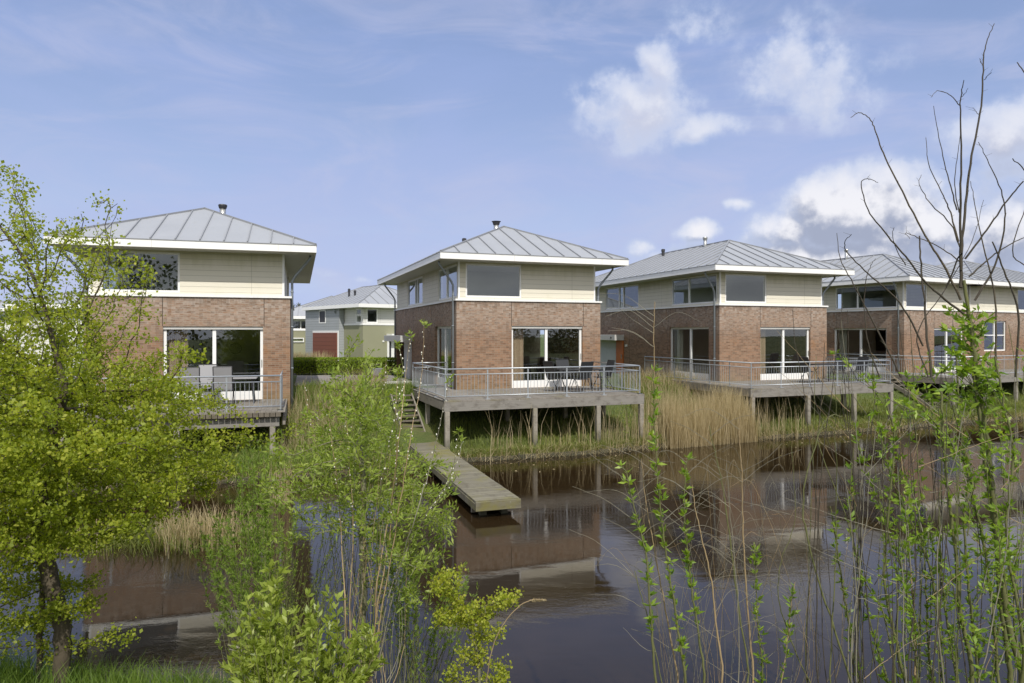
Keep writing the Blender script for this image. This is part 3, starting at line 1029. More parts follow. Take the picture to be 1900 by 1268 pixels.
deck(FA, 'timber deck of the far left house with plank ends sailing over the beam', -1.3, 5.52, -3.42, -.01, [(5.2, -3.2), (2.9, -3.2), (.4, -3.2), (5.2, -.9), (2.9, -.9)], ov=.16)
railing(FA, 'galvanised railing on the far left deck, in front of grey mesh chairs', [((-1.2, -3.3), (5.4, -3.3)), ((5.4, -3.3), (5.4, -1.1))])
deck(FB, 'timber deck of the middle house above the jetty', -1.4, 5.25, -3.75, -.01, [(-1.3, -3.7), (1.45, -3.7), (3.6, -3.7), (5.15, -3.7), (-1.3, -1.2), (1.45, -1.2), (3.6, -1.2), (5.1, -1.2)])
railing(FB, 'galvanised railing round the middle deck with black garden chairs', [((-1.33, -3.62), (5.15, -3.62)), ((-1.33, -3.62), (-1.33, 1.0)), ((-1.33, 1.0), (-.12, 1.0)), ((5.15, -3.62), (5.15, -.15))])
deck(FC, 'timber deck of the third house rising behind the tan reed bed', -1.3, 5.45, -3.5, -.01, [(-1.2, -3.45), (1.3, -3.45), (3.5, -3.45), (5.35, -3.45), (-1.2, -1.2), (1.3, -1.2), (3.5, -1.2), (5.3, -1.2)], back=3.9)
railing(FC, 'galvanised railing of the third deck with a folded high-back chair behind it', [((-1.22, -3.42), (5.36, -3.42)), ((-1.22, -3.42), (-1.22, 3.8)), ((5.36, -3.42), (5.36, -.2))])
deck(FD, 'timber deck at the right edge running past the angled house', -1.3, 13.5, -3.1, -.01, [(-1.2, -3.0), (1.3, -3.0), (3.8, -3.0), (6.3, -3.0), (8.8, -3.0), (11.3, -3.0), (1.3, -.9), (6.3, -.9)], back=3.9)
railing(FD, 'galvanised railing at the right edge in front of the angled house', [((-1.22, -3.02), (13.4, -3.02)), ((-1.22, -3.02), (-1.22, 3.8))])

# ---------------------------------------------------------------- jetty + steps
jt = empty('jetty', FB.w(-1.80, -2.2, 0), FB.a - radians(1.1), 'narrow weathered jetty with yellow lichen reaching out over the pond', 'jetty')
tp = MB()
nj = 54
for i in range(nj):
    v = -8.0 + i * .149
    tp.box((-.455, v, .305 + random.uniform(-.004, .004)), (.455, v + .145, .352 + random.uniform(-.003, .003)))
tp.build('planking', 'jetty_wood', jt)
for s_ in (-1, 1):
    MB().box((s_ * .47, -8.02, .17), (s_ * .42, .1, .303)).build('side_beam', 'jetty_wood', jt)
MB().box((-.47, -8.065, .165), (.47, -8.022, .345)).build('end_board', 'jetty_wood', jt, bevel=.005)
for v in (-7.6, -5.0, -2.4):
    MB().box((-.42, v, .03), (.42, v + .08, .168)).build('cross_beam', 'beam_wood_side', jt)
    for u in (-.22, .22):
        MB().box((u - .07, v - .15, -.6), (u + .07, v - .002, .167)).build('pile', 'post_wood', jt)

st_ = empty('wooden_steps', FB.w(-1.9, 0, 0), FB.a, 'open wooden steps going down from the lawn to the jetty, left of the middle deck', 'steps')
n = 9
for i in range(n):
    t = i / (n - 1)
    v = .05 - 2.15 * t
    z = 1.56 - 1.12 * t
    MB().box((-.33, v - .12, z - .035), (.33, v + .09, z)).build('tread', 'edge_wood', st_)
for s_ in (-.355, .355):
    MB().bar((s_, .2, 1.54), (s_, -2.25, .30), .045, .16).build('stringer', 'beam_wood_side', st_)


s2_ = copy_tree(st_)
s2_.location = FD.w(-1.85, -.6, 0)
s2_.rotation_euler = (0, 0, FD.a)
s2_['label'] = 'dark open steps behind the right-hand shrub, leading down beside the angled house deck'

# ---------------------------------------------------------------- garden furniture
def make_chair(name, label, mt, fm, group, back_h=1.05):
    r = empty(name, (0, 0, 0), 0, label, 'chair', group)
    b_ = MB()
    b_.quad((-.23, .20, .46), (.23, .20, .46), (.23, .36, back_h), (-.23, .36, back_h))
    b_.quad((-.23, .215, .46), (-.23, .375, back_h), (.23, .375, back_h), (.23, .215, .46))
    b_.build('backrest', mt, r)
    MB().box((-.23, -.24, .42), (.23, .20, .44)).build('seat', mt, r, bevel=.008)
    for s in (-1, 1):
        MB().tube([(s * .245, .20, .42), (s * .245, .375, back_h + .01)], .014, 6).build('back_frame', fm, r)
        MB().tube([(s * .25, -.26, 0), (s * .25, -.02, .44), (s * .25, .10, .66)], .013, 6).build('leg', fm, r)
        MB().tube([(s * .25, .34, 0), (s * .25, .05, .42), (s * .25, -.16, .65)], .013, 6).build('leg', fm, r)
        MB().box((s * .25 - .025, -.24, .65), (s * .25 + .025, .24, .675)).build('armrest', fm, r, bevel=.005)
    MB().tube([(-.25, .34, .03), (.25, .34, .03)], .01, 6).build('crossbar', fm, r)
    MB().tube([(-.245, .37, back_h + .01), (.245, .37, back_h + .01)], .014, 6).build('crossbar', fm, r)
    return r


def place(o, F, u, v, rz, z=ZD, label=None):
    o.location = F.w(u, v, z)
    o.rotation_euler = (0, 0, F.a + rz)
    if label: o['label'] = label
    return o


def make_table(label, mt, fm, w=1.5, d=.9):
    r = empty('garden_table', (0, 0, 0), 0, label, 'table', 'garden tables on the decks')
    MB().box((-w / 2, -d / 2, .70), (w / 2, d / 2, .735)).build('tabletop', mt, r, bevel=.01)
    for sx in (-1, 1):
        for sy in (-1, 1):
            MB().tube([(sx * (w / 2 - .08), sy * (d / 2 - .06), 0), (sx * (w / 2 - .14), sy * (d / 2 - .1), .70)], .02, 6).build('leg', fm, r)
    return r


GG = 'garden chairs on the decks'
ca = make_chair('garden_chair', 'grey mesh garden chair with its back to the railing, right of its pair', 'chair_grey', 'dark_metal', GG, 1.08)
place(ca, FA, 3.85, -1.55, pi)
c_ = copy_tree(ca); place(c_, FA, 3.0, -1.75, pi + .12, label='grey mesh garden chair with its back to the railing, half behind hawthorn leaves')
c_ = copy_tree(ca); place(c_, FA, 3.35, -.75, .15, label='pale grey garden chair standing close to the glass of the far left house')
ta = make_table('grey garden table on the far left deck behind the mesh chairs', 'chair_grey', 'dark_metal', 1.3, .7)
place(ta, FA, 4.05, -1.0, 0)
cb = make_chair('garden_chair', 'black garden chair at the left end of the table on the middle deck', 'black_plastic', 'black_plastic', GG, 1.0)
place(cb, FB, 3.0, -1.8, pi / 2 + .3)
for (u, v, r, l) in ((3.75, -1.05, 0.1, 'black garden chair behind the table on the middle deck, nearest the glass door'), (4.75, -1.75, -pi / 2, 'black high-back garden chair at the right end of the middle deck'),
                     (3.6, -2.45, pi + .2, 'black garden chair on the railing side of the table on the middle deck')):
    c_ = copy_tree(cb); place(c_, FB, u, v, r, label=l)
t_ = make_table('black garden table on the middle deck among four chairs', 'black_plastic', 'black_plastic'); place(t_, FB, 3.85, -1.8, 0)
for (F, u, v, r, l) in ((FC, 4.75, -2.4, -pi / 2, 'black high-back chair at the right end of the third deck'), (FC, 2.9, -1.9, pi / 2, 'black garden chair in front of the glass door on the third deck'),
                        (FC, 4.9, -1.3, -pi / 2 + .4, 'black garden chair farthest right on the third deck, by the railing end'), (FD, 9.6, -1.4, pi / 2, 'black garden chair under the four-pane window at the right edge'),
                        (FD, 10.9, -1.3, -pi / 2, 'black garden chair at the right edge of the picture behind the railing')):
    c_ = copy_tree(cb); place(c_, F, u, v, r, label=l)
c_ = copy_tree(t_); place(c_, FC, 3.55, -1.9, 0, label='black garden table on the third deck')
c_ = copy_tree(t_); place(c_, FD, 10.2, -1.4, 0, label='black garden table on the deck at the right edge')
# indoor things seen through the glass
ck = MB()
N_ = 28
for i in range(N_):
    a, b2 = 2 * pi * i / N_, 2 * pi * (i + 1) / N_
    ck.bar((.20 * cos(a), 0, .20 * sin(a)), (.20 * cos(b2), 0, .20 * sin(b2)), .02, .02)
for i in range(12):
    a = 2 * pi * i / 12
    ck.bar((.14 * cos(a), 0, .14 * sin(a)), (.17 * cos(a), 0, .17 * sin(a)), .012, .01)
ck.bar((0, 0, 0), (.09, 0, .05), .012, .01).bar((0, 0, 0), (-.03, 0, .14), .01, .01)
ck_o = ck.build('wall_clock', 'dark_metal')
ck_o.location = FA.w(3.6, 5.15, 3.15); ck_o.rotation_euler = (0, 0, FA.a)
tag(ck_o, 'round dark wall clock seen through the left pane of the far left house', 'clock')
c_ = copy_tree(cb); place(c_, FB, 2.9, 1.7, 0, label='dark dining chair indoors behind the glass door of the middle house')
c_ = copy_tree(cb); place(c_, FA, 4.6, 2.0, .4, label='dark dining chair indoors behind the glass of the far left house')
t2 = copy_tree(t_); place(t2, FB, 3.3, 2.6, 0, label='dark dining table indoors behind the glass door of the middle house')

# lying drum / pot by the road and a white stone in the grass
pt = MB()
pt.tube([(0, 0, 0), (0, 0, .05), (0, 0, .45), (0, 0, .5)], [.22, .26, .33, .34], 14)
po = pt.build('flower_tub', 'zinc_seam', smooth=False)
po.location = FB.w(-1.3, 9.4, 1.5)
tag(po, 'round grey planter beside the entrance of the middle house', 'planter')
MB_ = MB().tube([(0, 0, 0), (0, 0, .42)], [.30, .27], 12, False).build('soil', 'bark_brown', po)
lf = None


# ---------------------------------------------------------------- houses across the road
def far_house(F, label, Wd, L, ze, zb, rise, wins, sidewins, low='olive_render', up='white_siding', garage=None, base=1.5, ridge_in=3.4, side_grey=None):
    root = empty('rendered_house', F.w(0, 0, 0), F.a, label, 'house', 'rendered houses across the road')
    lo = MB(); wall(lo, 'x', 0, .25, 0, Wd, base, zb, []); wall(lo, 'y', 0, .25, .25, L, base, zb, []); wall(lo, 'y', Wd, -.25, .25, L, base, zb, []); wall(lo, 'x', L, -.25, 0, Wd, base, zb, [])
    lo.build('rendered_wall', low, root)
    MB().box((-.04, -.04, zb), (Wd + .04, L + .04, zb + .12)).build('ledge', 'fascia_white', root)
    u_ = MB(); wall(u_, 'x', .05, .2, .05, Wd - .05, zb + .12, ze, [w[:4] for w in wins]); wall(u_, 'y', .05, .2, .25, L - .05, zb + .12, ze, [w[:4] for w in sidewins]); wall(u_, 'y', Wd - .05, -.2, .25, L - .05, zb + .12, ze, []); wall(u_, 'x', L - .05, -.2, .05, Wd - .05, zb + .12, ze, [])
    u_.build('upper_wall', up, root)
    MB().box((.3, 2.5, zb + .12), (Wd - .3, 2.6, ze - .02)).build('inner_wall', 'plaster', root)
    for w in wins: glazing('window', root, 'x', .05, 1, *w[:4], mull=w[4] if len(w) > 4 else (), fw=.09, rec=.0)
    for w in sidewins: glazing('window', root, 'y', .05, 1, *w[:4], mull=w[4] if len(w) > 4 else (), fw=.09, rec=.0)
    eo = .7
    MB().box((-eo, -eo, ze), (Wd + eo, L + eo, ze + .26)).build('fascia', 'fascia_white', root)
    rf = make_roof(root, -eo, Wd + eo, -eo, L + eo, ze + .262, rise, ridge_in, seam_d=.75)
    p = MB().tube([(-.6, 3.6, ze), (-.5, 3.6, ze - .25), (-.08, 3.6, ze - .7), (-.08, 3.6, base)], .05, 8).build('downpipe', 'pipe_grey', root, True)
    return root, rf


FF = Frame(673.4, 50.0, 40)
r, rf = far_house(FF, 'olive rendered house with rust red garage door across the road', 6.0, 8.6, 5.55, 4.26, 1.65,
                  [(.32, 1.25, 4.42, 5.5)], [(.32, 1.18, 4.42, 5.5)], up='white_siding')
gw = MB().box((-.40, 3.05, 1.5), (-.002, 9.3, 5.54)).build('garage_wall', 'grey_siding', r)
MB().box((-.46, 3.12, 1.5), (-.402, 7.75, 3.86)).build('garage_surround', 'white_paint', r)
gd = MB().box((-.52, 3.25, 1.52), (-.462, 7.6, 3.70)).build('garage_door', 'garage_board', r)
glazing('window', r, 'y', -.41, 1, 5.4, 6.6, 4.45, 5.5, fw=.08, rec=-.02)
MB().box((-.412, 5.48, 4.53), (-.404, 6.52, 5.42)).build('room_shade_sheet', 'dark_metal', r)  # dark sheet behind the pane, its colour standing in for room shade
MB().box((2.0, -.06, 1.5), (2.75, -.002, 3.55)).build('entrance_panel', 'white_paint', r)
MB().box((2.15, -.09, 1.6), (2.3, -.062, 3.4)).build('door_glass', 'dark_metal', r)
MB().box((1.95, -.8, 3.4), (3.6, -.003, 3.62)).build('canopy', 'fascia_white', r)
MB().box((1.6, -.05, 3.0), (1.75, -.002, 3.13)).build('number_plate', 'number_white', r)
flue(rf, .9, 4.0, 6.55, .62, kind='black')
flue(rf, 1.1, 3.4, 6.6, .42, kind='black')

FG = Frame(560, 62.0, 12)
r, rf = far_house(FG, 'small pale house beyond the garage with a low slit window', 9.0, 10.0, 4.95, 3.9, 2.0, [(-0 + .25, 2.6, 4.0, 4.85, (1.9,)), (4.0, 5.4, 4.0, 4.85)], [], low='olive_render')
r.location = FG.w(-2.0, 0)
MB().box((2.55, -.35, 1.5), (6.2, -.002, 4.94)).build('projecting_wall', 'white_siding', r)
glazing('window', r, 'x', -.08, 1, .3, 2.2, 2.85, 3.25, fw=.08, rec=-.02)

FH = Frame(92, 42.0, 8)
r, rf = far_house(FH, 'cream boarded house far left, glimpsed through the hawthorn leaves', 12.0, 9.0, 5.15, 4.45, 1.3, [(.6, 3.2, 4.6, 5.1), (4.0, 7.5, 4.6, 5.1)], [], low='white_siding')
r.location = FH.w(-1.4, 0)
for (a, b2) in ((1.6, 2.5), (4.0, 6.6)):
    glazing('window', r, 'x', 0, 1, a, b2, 2.2, 3.6, fw=.09, rec=-.02, mull=() if b2 < 3 else (5.3,))
    MB().box((a + .1, -.006, 2.3), (b2 - .1, -.001, 3.5)).build('room_shade_sheet', 'dark_metal', r)  # dark sheet at the window, coloured as the shade of the room
FK = Frame(-60, 60.0, 8)
r, rf = far_house(FK, 'pale house farthest left behind the hawthorn, only its roof edge showing', 14.0, 9.0, 5.6, 4.5, 1.6, [(1, 4, 4.7, 5.4), (6, 9, 4.7, 5.4)], [], low='white_siding')

# ---------------------------------------------------------------- vegetation helpers
def P3(px, py, Y):
    return Vector(((px - 950) / 1267 * Y, Y, CZ + (619 - py) / 1267 * Y))


def unit(a):
    return a / np.maximum(np.linalg.norm(a, axis=1, keepdims=True), 1e-9)


def leaf_mesh(name, pos, dirs, length, width, m, parent=None, fold=.25, droop=0.0, tint=None, seed=0, shape=.42):
    """diamond leaves, folded along the midrib, one face pair each"""
    r = np.random.default_rng(seed + 5)
    n = len(pos)
    pos = np.asarray(pos, float); d = unit(np.asarray(dirs, float))
    rnd = unit(r.normal(size=(n, 3)) + np.array([0, 0, .0]))
    sidev = unit(np.cross(d, rnd))
    nrm = np.cross(sidev, d)
    L = np.broadcast_to(length, (n,))[:, None]
    Wd = np.broadcast_to(width, (n,))[:, None]
    mid = pos + d * L * shape
    a = pos
    b_ = mid + sidev * Wd * .5 + nrm * Wd * fold
    c = pos + d * L - np.array([0, 0, 1.0]) * L * droop
    e = mid - sidev * Wd * .5 + nrm * Wd * fold
    vs = np.stack([a, b_, c, e], 1).reshape(-1, 3)
    f = np.arange(4 * n).reshape(n, 4)
    if tint is None:
        tint = r.random(n)
    return np_mesh(name, vs, f, m, parent, tint=np.repeat(np.clip(tint, 0, 1), 4))


def blades(name, pos, h, w, m, lean=.35, kind='stuff', tint=None, seed=0, parent=None, curve=.3, wind=(0, 0)):
    """grass blades / reed stalks: bent strips of two quads"""
    r = np.random.default_rng(seed + 9)
    n = len(pos)
    pos = np.asarray(pos, float)
    az = r.random(n) * 2 * pi
    side = np.stack([np.cos(az), np.sin(az), 0 * az], 1)
    ln = r.normal(size=(n, 3)) * lean
    ln[:, 0] += wind[0]; ln[:, 1] += wind[1]
    ln[:, 2] = 0
    h = np.broadcast_to(h, (n,))[:, None]
    w = np.broadcast_to(w, (n,))[:, None]
    upv = np.array([0, 0, 1.0])
    p0 = pos
    p1 = pos + (upv + ln * .35) * h * .55
    p2 = pos + (upv * (1 - curve * .3) + ln) * h
    vs = np.stack([p0 - side * w / 2, p0 + side * w / 2, p1 + side * w * .4, p1 - side * w * .4, p2 + side * w * .08, p2 - side * w * .08], 1).reshape(-1, 3)
    base = np.arange(n)[:, None] * 6
    f = np.concatenate([base + np.array([0, 1, 2, 3]), base + np.array([3, 2, 4, 5])], 0)
    if tint is None: tint = r.random(n)
    o = np_mesh(name, vs, f, m, parent, tint=np.repeat(np.clip(tint, 0, 1), 6))
    if kind: o['kind'] = kind
    return o


def in_poly(pts, poly):
    x, y = pts[:, 0], pts[:, 1]
    inside = np.zeros(len(pts), bool)
    j = len(poly) - 1
    for i in range(len(poly)):
        xi, yi = poly[i]; xj, yj = poly[j]
        c = ((yi > y) != (yj > y)) & (x < (xj - xi) * (y - yi) / (yj - yi + 1e-12) + xi)
        inside ^= c
        j = i
    return inside


def crown_points(poly, Y0, dY, n, seed, clump=0, flat=.4, csize=.3):
    """points through the volume of a crown whose outline seen from the water side is poly"""
    r = np.random.default_rng(seed)
    xs = [p[0] for p in poly]; ys = [p[1] for p in poly]
    out = []
    tot = 0
    cx_, cy_ = (min(xs) + max(xs)) / 2, (min(ys) + max(ys)) / 2
    while tot < n:
        q = np.stack([r.uniform(min(xs), max(xs), n), r.uniform(min(ys), max(ys), n)], 1)
        q = q[in_poly(q, poly)]
        out.append(q); tot += len(q)
    q = np.concatenate(out)[:n]
    dep = Y0 + r.uniform(-1, 1, len(q)) * dY
    P = np.stack([(q[:, 0] - 950) / 1267 * Y0, dep, CZ + (619 - q[:, 1]) / 1267 * Y0], 1)
    # keep the outline true to size as depth changes: volume is a prism, then rounded
    if clump:
        C = P[r.integers(0, len(P), clump)]
        k = r.integers(0, clump, n)
        P = C[k] + r.normal(size=(n, 3)) * np.array([csize, csize, csize * flat])
    return P


def colonize(base_pts, attr, step=.12, infl=1.2, kill=.2, iters=90, up_bias=.05, seed=0, jitter=.1):
    """space colonisation: nodes, parents"""
    r = np.random.default_rng(seed)
    nodes = [np.array(p, float) for p in base_pts]
    par = [-1] + list(range(len(base_pts) - 1))
    A = np.array(attr, float)
    near = np.full(len(A), -1)
    nd = np.full(len(A), 1e9)
    alive = np.ones(len(A), bool)
    start = 0
    for it in range(iters):
        new = np.array(nodes[start:])
        if len(new):
            D = np.linalg.norm(A[:, None, :] - new[None], axis=2)
            j = D.argmin(1)
            dm = D[np.arange(len(A)), j]
            upd = dm < nd
            nd[upd] = dm[upd]; near[upd] = start + j[upd]
        alive &= nd > kill
        start = len(nodes)
        act = alive & (nd < infl)
        if not act.any():
            if not alive.any(): break
            k = np.where(alive)[0][nd[alive].argmin()]
            act = np.zeros(len(A), bool); act[k] = True
        N = np.array(nodes)
        ids = near[act]
        v = A[act] - N[ids]
        v /= np.linalg.norm(v, axis=1, keepdims=True)
        uq, inv = np.unique(ids, return_inverse=True)
        acc = np.zeros((len(uq), 3))
        np.add.at(acc, inv, v)
        acc += r.normal(size=acc.shape) * jitter
        acc[:, 2] += up_bias
        acc /= np.linalg.norm(acc, axis=1, keepdims=True) + 1e-9
        for u, a in zip(uq, acc):
            nodes.append(N[u] + a * step)
            par.append(int(u))
        if len(nodes) > 12000: break
    return np.array(nodes), np.array(par)


def tree_mesh(mb, nodes, par, r_tip=.003, power=2.3, rmax=.15, sides=5, r_base=None):
    n = len(nodes)
    area = np.zeros(n)
    child = [[] for _ in range(n)]
    for i in range(n):
        if par[i] >= 0: child[par[i]].append(i)
    for i in range(n - 1, -1, -1):
        if not child[i]: area[i] = r_tip ** power
        if par[i] >= 0: area[par[i]] += area[i]
    # par index always smaller than own index
    rad = np.minimum(area ** (1 / power), rmax)
    # chains
    tips = []
    roots = [(-1, 0)]
    stack = [(None, 0)]
    while stack:
        frm, i = stack.pop()
        chain = [] if frm is None else [frm]
        cur = i
        while True:
            chain.append(cur)
            ch = child[cur]
            if not ch: break
            ch = sorted(ch, key=lambda c: -rad[c])
            for o in ch[1:]:
                stack.append((cur, o))
            cur = ch[0]
        rr = [rad[c] for c in chain]
        if frm is not None: rr[0] = min(rr[0], rr[1] * 1.2)
        pts = [nodes[c] for c in chain]
        s = sides if max(rr) > .012 else 3
        mb.tube(pts, rr, s, False)
    cnt = np.array([len(c) for c in child])
    return rad, child


def rosettes(nodes, par, rad, rmaxl, per, seed, spread=1.0, along=.6, upb=.3, every=1.0):
    """leaf positions + directions around the thin twigs"""
    r = np.random.default_rng(seed)
    ids = np.where((rad < rmaxl) & (par >= 0))[0]
    ids = ids[r.random(len(ids)) < every]
    k = r.poisson(per, len(ids))
    ii = np.repeat(ids, k)
    a = nodes[par[ii]]; b_ = nodes[ii]
    t = r.random(len(ii))[:, None]
    ax = unit(b_ - a)
    pos = a + (b_ - a) * t + r.normal(size=(len(ii), 3)) * .008
    d = ax * along + unit(r.normal(size=(len(ii), 3))) * spread + np.array([0, 0, upb])
    return pos, d, ii


# ---------------------------------------------------------------- vegetation
def smooth_line(pts, sub=5, wob=.0, r=None):
    """Catmull-Rom through the points with a little wobble"""
    P = [pts[0] + (pts[0] - pts[1])] + list(pts) + [pts[-1] + (pts[-1] - pts[-2])]
    out = []
    for i in range(1, len(P) - 2):
        p0, p1, p2, p3 = P[i - 1], P[i], P[i + 1], P[i + 2]
        for k in range(sub):
            t = k / sub
            q = .5 * ((2 * p1) + (p2 - p0) * t + (2 * p0 - 5 * p1 + 4 * p2 - p3) * t * t + (-p0 + 3 * p1 - 3 * p2 + p3) * t ** 3)
            if wob: q = q + Vector((random.gauss(0, wob), random.gauss(0, wob), random.gauss(0, wob)))
            out.append(q)
    out.append(P[-2])
    return out


class Shrub:
    """stems drawn one by one, leaf tufts on them"""
    def __init__(s, name, base, label, cat, group=None):
        s.root = empty(name, base, 0, label, cat, group)
        s.base = Vector(base)
        s.stems = {}
        s.lp = []; s.ld = []; s.ll = []; s.lw = []; s.lt = []
        s.cat = []

    def stem(s, pts, r0, r1, m='shoot_green', ground=True, wob=.004, sides=6):
        if ground:
            g0 = s.base + Vector((random.uniform(-.35, .35), random.uniform(-.25, .25), 0))
            if pts[0].z > g0.z + .3:
                mid = pts[0].lerp(g0, .45); mid.x = pts[0].x * .7 + g0.x * .3
                pts = [g0, mid] + pts
        L = smooth_line(pts, 6, wob)
        n = len(L)
        rr = [r0 + (r1 - r0) * (i / (n - 1)) ** .8 for i in range(n)]
        s.stems.setdefault(m, MB()).tube([p - s.base for p in L], rr, sides, False)
        return L, rr

    def tufts(s, L, t0, t1, every, k, ln, wd, up=.55, spread=.8, out=None):
        """tufts of k leaves every `every` metres between fractions t0..t1"""
        d = 0
        n = len(L)
        for i in range(int(t0 * (n - 1)), int(t1 * (n - 1))):
            seg = (L[i + 1] - L[i])
            d += seg.length
            while d > every:
                d -= every * random.uniform(.7, 1.4)
                p = L[i].lerp(L[i + 1], random.random())
                ax = seg.normalized()
                az = random.random() * 2 * pi
                tint0 = random.random() * .5
                side = Vector((cos(az), sin(az), 0))
                if random.random() < .35: side = -side
                tip = p + side * ln * random.uniform(.2, .9) + Vector((0, 0, ln * .5))
                for q in range(max(2, int(random.gauss(k, k * .3)))):
                    f = random.random()
                    s.lp.append(tuple(p.lerp(tip, f * .6) - s.base))
                    dd = ax * up + side * .5 + Vector((random.gauss(0, spread), random.gauss(0, spread), random.gauss(.25, spread * .7)))
                    s.ld.append(tuple(dd))
                    sc = random.uniform(.45, 1.1)
                    s.ll.append(ln * sc); s.lw.append(wd * sc)
                    s.lt.append(tint0 + random.random() * .5)

    def catkins(s, L, t0, t1, every):
        n = len(L); d = 0
        for i in range(int(t0 * (n - 1)), int(t1 * (n - 1))):
            d += (L[i + 1] - L[i]).length
            while d > every:
                d -= every * random.uniform(.6, 1.5)
                s.cat.append(L[i].lerp(L[i + 1], random.random()) - s.base)

    def finish(s, leaf, fold=.22, seed=1, droop=.08, shape=.42):
        for m, mb in s.stems.items():
            mb.build('stem', m, s.root, True)
        if s.lp:
            leaf_mesh('leaves', np.array(s.lp), np.array(s.ld), np.array(s.ll), np.array(s.lw), leaf, s.root, fold=fold, droop=droop, tint=np.array(s.lt), seed=seed, shape=shape)
        if s.cat:
            mb = MB()
            for p in s.cat:
                r = random.uniform(.003, .0062)
                dx, dy = random.uniform(-.012, .012), random.uniform(-.012, .012)
                mb.tube([p + Vector((dx, dy, -r * 1.3)), p + Vector((dx, dy, 0)), p + Vector((dx, dy, r * 1.6))], [r * .4, r, r * .35], 5)
            mb.build('blossom', 'catkin', s.root, True)
        return s.root


def local(P, base):
    return np.asarray(P) - np.array(base)[None]


def gz(x, y):
    return float(height(np.array([x]), np.array([y]))[0])


# ---- big hawthorn at the left
HB = Vector((-4.15, 6.25, 0)); HB.z = gz(HB.x, HB.y) - .05
tr_pts = [HB, P3(118, 1200, 6.25), P3(105, 1120, 6.3), P3(88, 1040, 6.35), P3(78, 960, 6.35), P3(85, 880, 6.4), P3(100, 800, 6.4), P3(120, 730, 6.4)]
trunk = smooth_line(tr_pts, 5, .006)
HY = 6.4
outl = [(-140, 330), (-100, 270), (-20, 300), (30, 400), (60, 400), (95, 430), (150, 420), (170, 410), (160, 480), (175, 540), (205, 590), (250, 650), (310, 700), (350, 740), (370, 790),
        (372, 850), (362, 910), (315, 965), (250, 1010), (180, 1010), (110, 1000), (60, 1010), (0, 1040), (-140, 1000), (-150, 800)]
a1 = crown_points(outl, HY, 1.15, 1900, 3, clump=260, flat=.38, csize=.22)
dense = [(-140, 560), (0, 580), (100, 620), (200, 690), (320, 730), (352, 820), (350, 890), (300, 970), (180, 1000), (60, 1010), (-100, 1010), (-140, 900)]
a2 = crown_points(dense, HY, 1.25, 2300, 4, clump=330, flat=.3, csize=.17)
lowp = [(-100, 1060), (60, 1060), (130, 1090), (170, 1080), (185, 1110), (120, 1160), (60, 1190), (0, 1200), (-100, 1200)]
a3 = crown_points(lowp, HY, .6, 230, 5, clump=40, flat=.3, csize=.12)
# single sprays that stick out of the crown
spr = []
for line in ([(-60, 400), (0, 345), (45, 335)], [(-60, 430), (-10, 355), (35, 352)], [(60, 470), (110, 430), (150, 440), (200, 500)], [(170, 520), (172, 450), (172, 385)], [(180, 450), (205, 390), (222, 373)],
             [(250, 600), (262, 540), (270, 500), (282, 495)], [(60, 500), (60, 440), (55, 410)], [(190, 470), (225, 480), (250, 480)], [(370, 880), (400, 830), (395, 815)], [(300, 640), (345, 660), (385, 665)],
             [(340, 870), (390, 835)], [(330, 760), (380, 745)], [(110, 1150), (150, 1140), (180, 1115)], [(130, 1200), (190, 1185), (255, 1178)], [(270, 720), (320, 690), (330, 640)], [(-40, 450), (20, 420), (60, 480)]):
    for (p, q) in zip(line[:-1], line[1:]):
        for t in np.linspace(0, 1, 9):
            spr.append(P3(p[0] + (q[0] - p[0]) * t + random.gauss(0, 5), p[1] + (q[1] - p[1]) * t + random.gauss(0, 5), HY + random.gauss(-.15, .12)))
attr = np.concatenate([a1, a2, a3, np.array([tuple(p) for p in spr])])
nodes, par = colonize([tuple(p) for p in trunk], attr, step=.085, infl=1.7, kill=.10, iters=120, up_bias=.05, seed=2, jitter=.16)
hr = empty('hawthorn_tree', HB, 0, 'big hawthorn tree with small yellow-green leaves hiding the far left house deck', 'tree', 'hawthorns on the near bank')
mb = MB()
rad, child = tree_mesh(mb, nodes - np.array(HB), par, r_tip=.0026, power=2.15, rmax=.085, sides=6)
mb.build('trunk', 'bark_brown', hr, True)
pos, dr, ii = rosettes(nodes - np.array(HB), par, rad, .0140, 30, 3, spread=.9, along=.35, upb=.35)
r_ = np.random.default_rng(8)
# the upper crown is still half open in spring
hz_ = pos[:, 2] + HB.z
keep = r_.random(len(ii)) < np.clip(1.0 - (hz_ - 2.9) * .6, .34, 1)
pos, dr, ii = pos[keep], dr[keep], ii[keep]
cl = r_.random(len(nodes))[ii] * .5 + r_.random(len(ii)) * .5
sz = .018 + .028 * r_.random(len(ii)) ** 1.5
leaf_mesh('crown', pos + r_.normal(size=pos.shape) * .04, dr, sz, sz * .78, 'hawthorn_leaf', hr, fold=.18, tint=cl, seed=2, shape=.55)
print('hawthorn nodes', len(nodes), 'leaves', len(ii))
# second thinner trunk beside it
mb = MB().tube([p - HB for p in smooth_line([HB + Vector((-.25, .1, 0)), P3(75, 1180, 6.5), P3(80, 1080, 6.5), P3(70, 1000, 6.5), P3(60, 900, 6.5)], 5, .005)], .028, 6, False)
mb.build('side_trunk', 'bark_brown', hr, True)

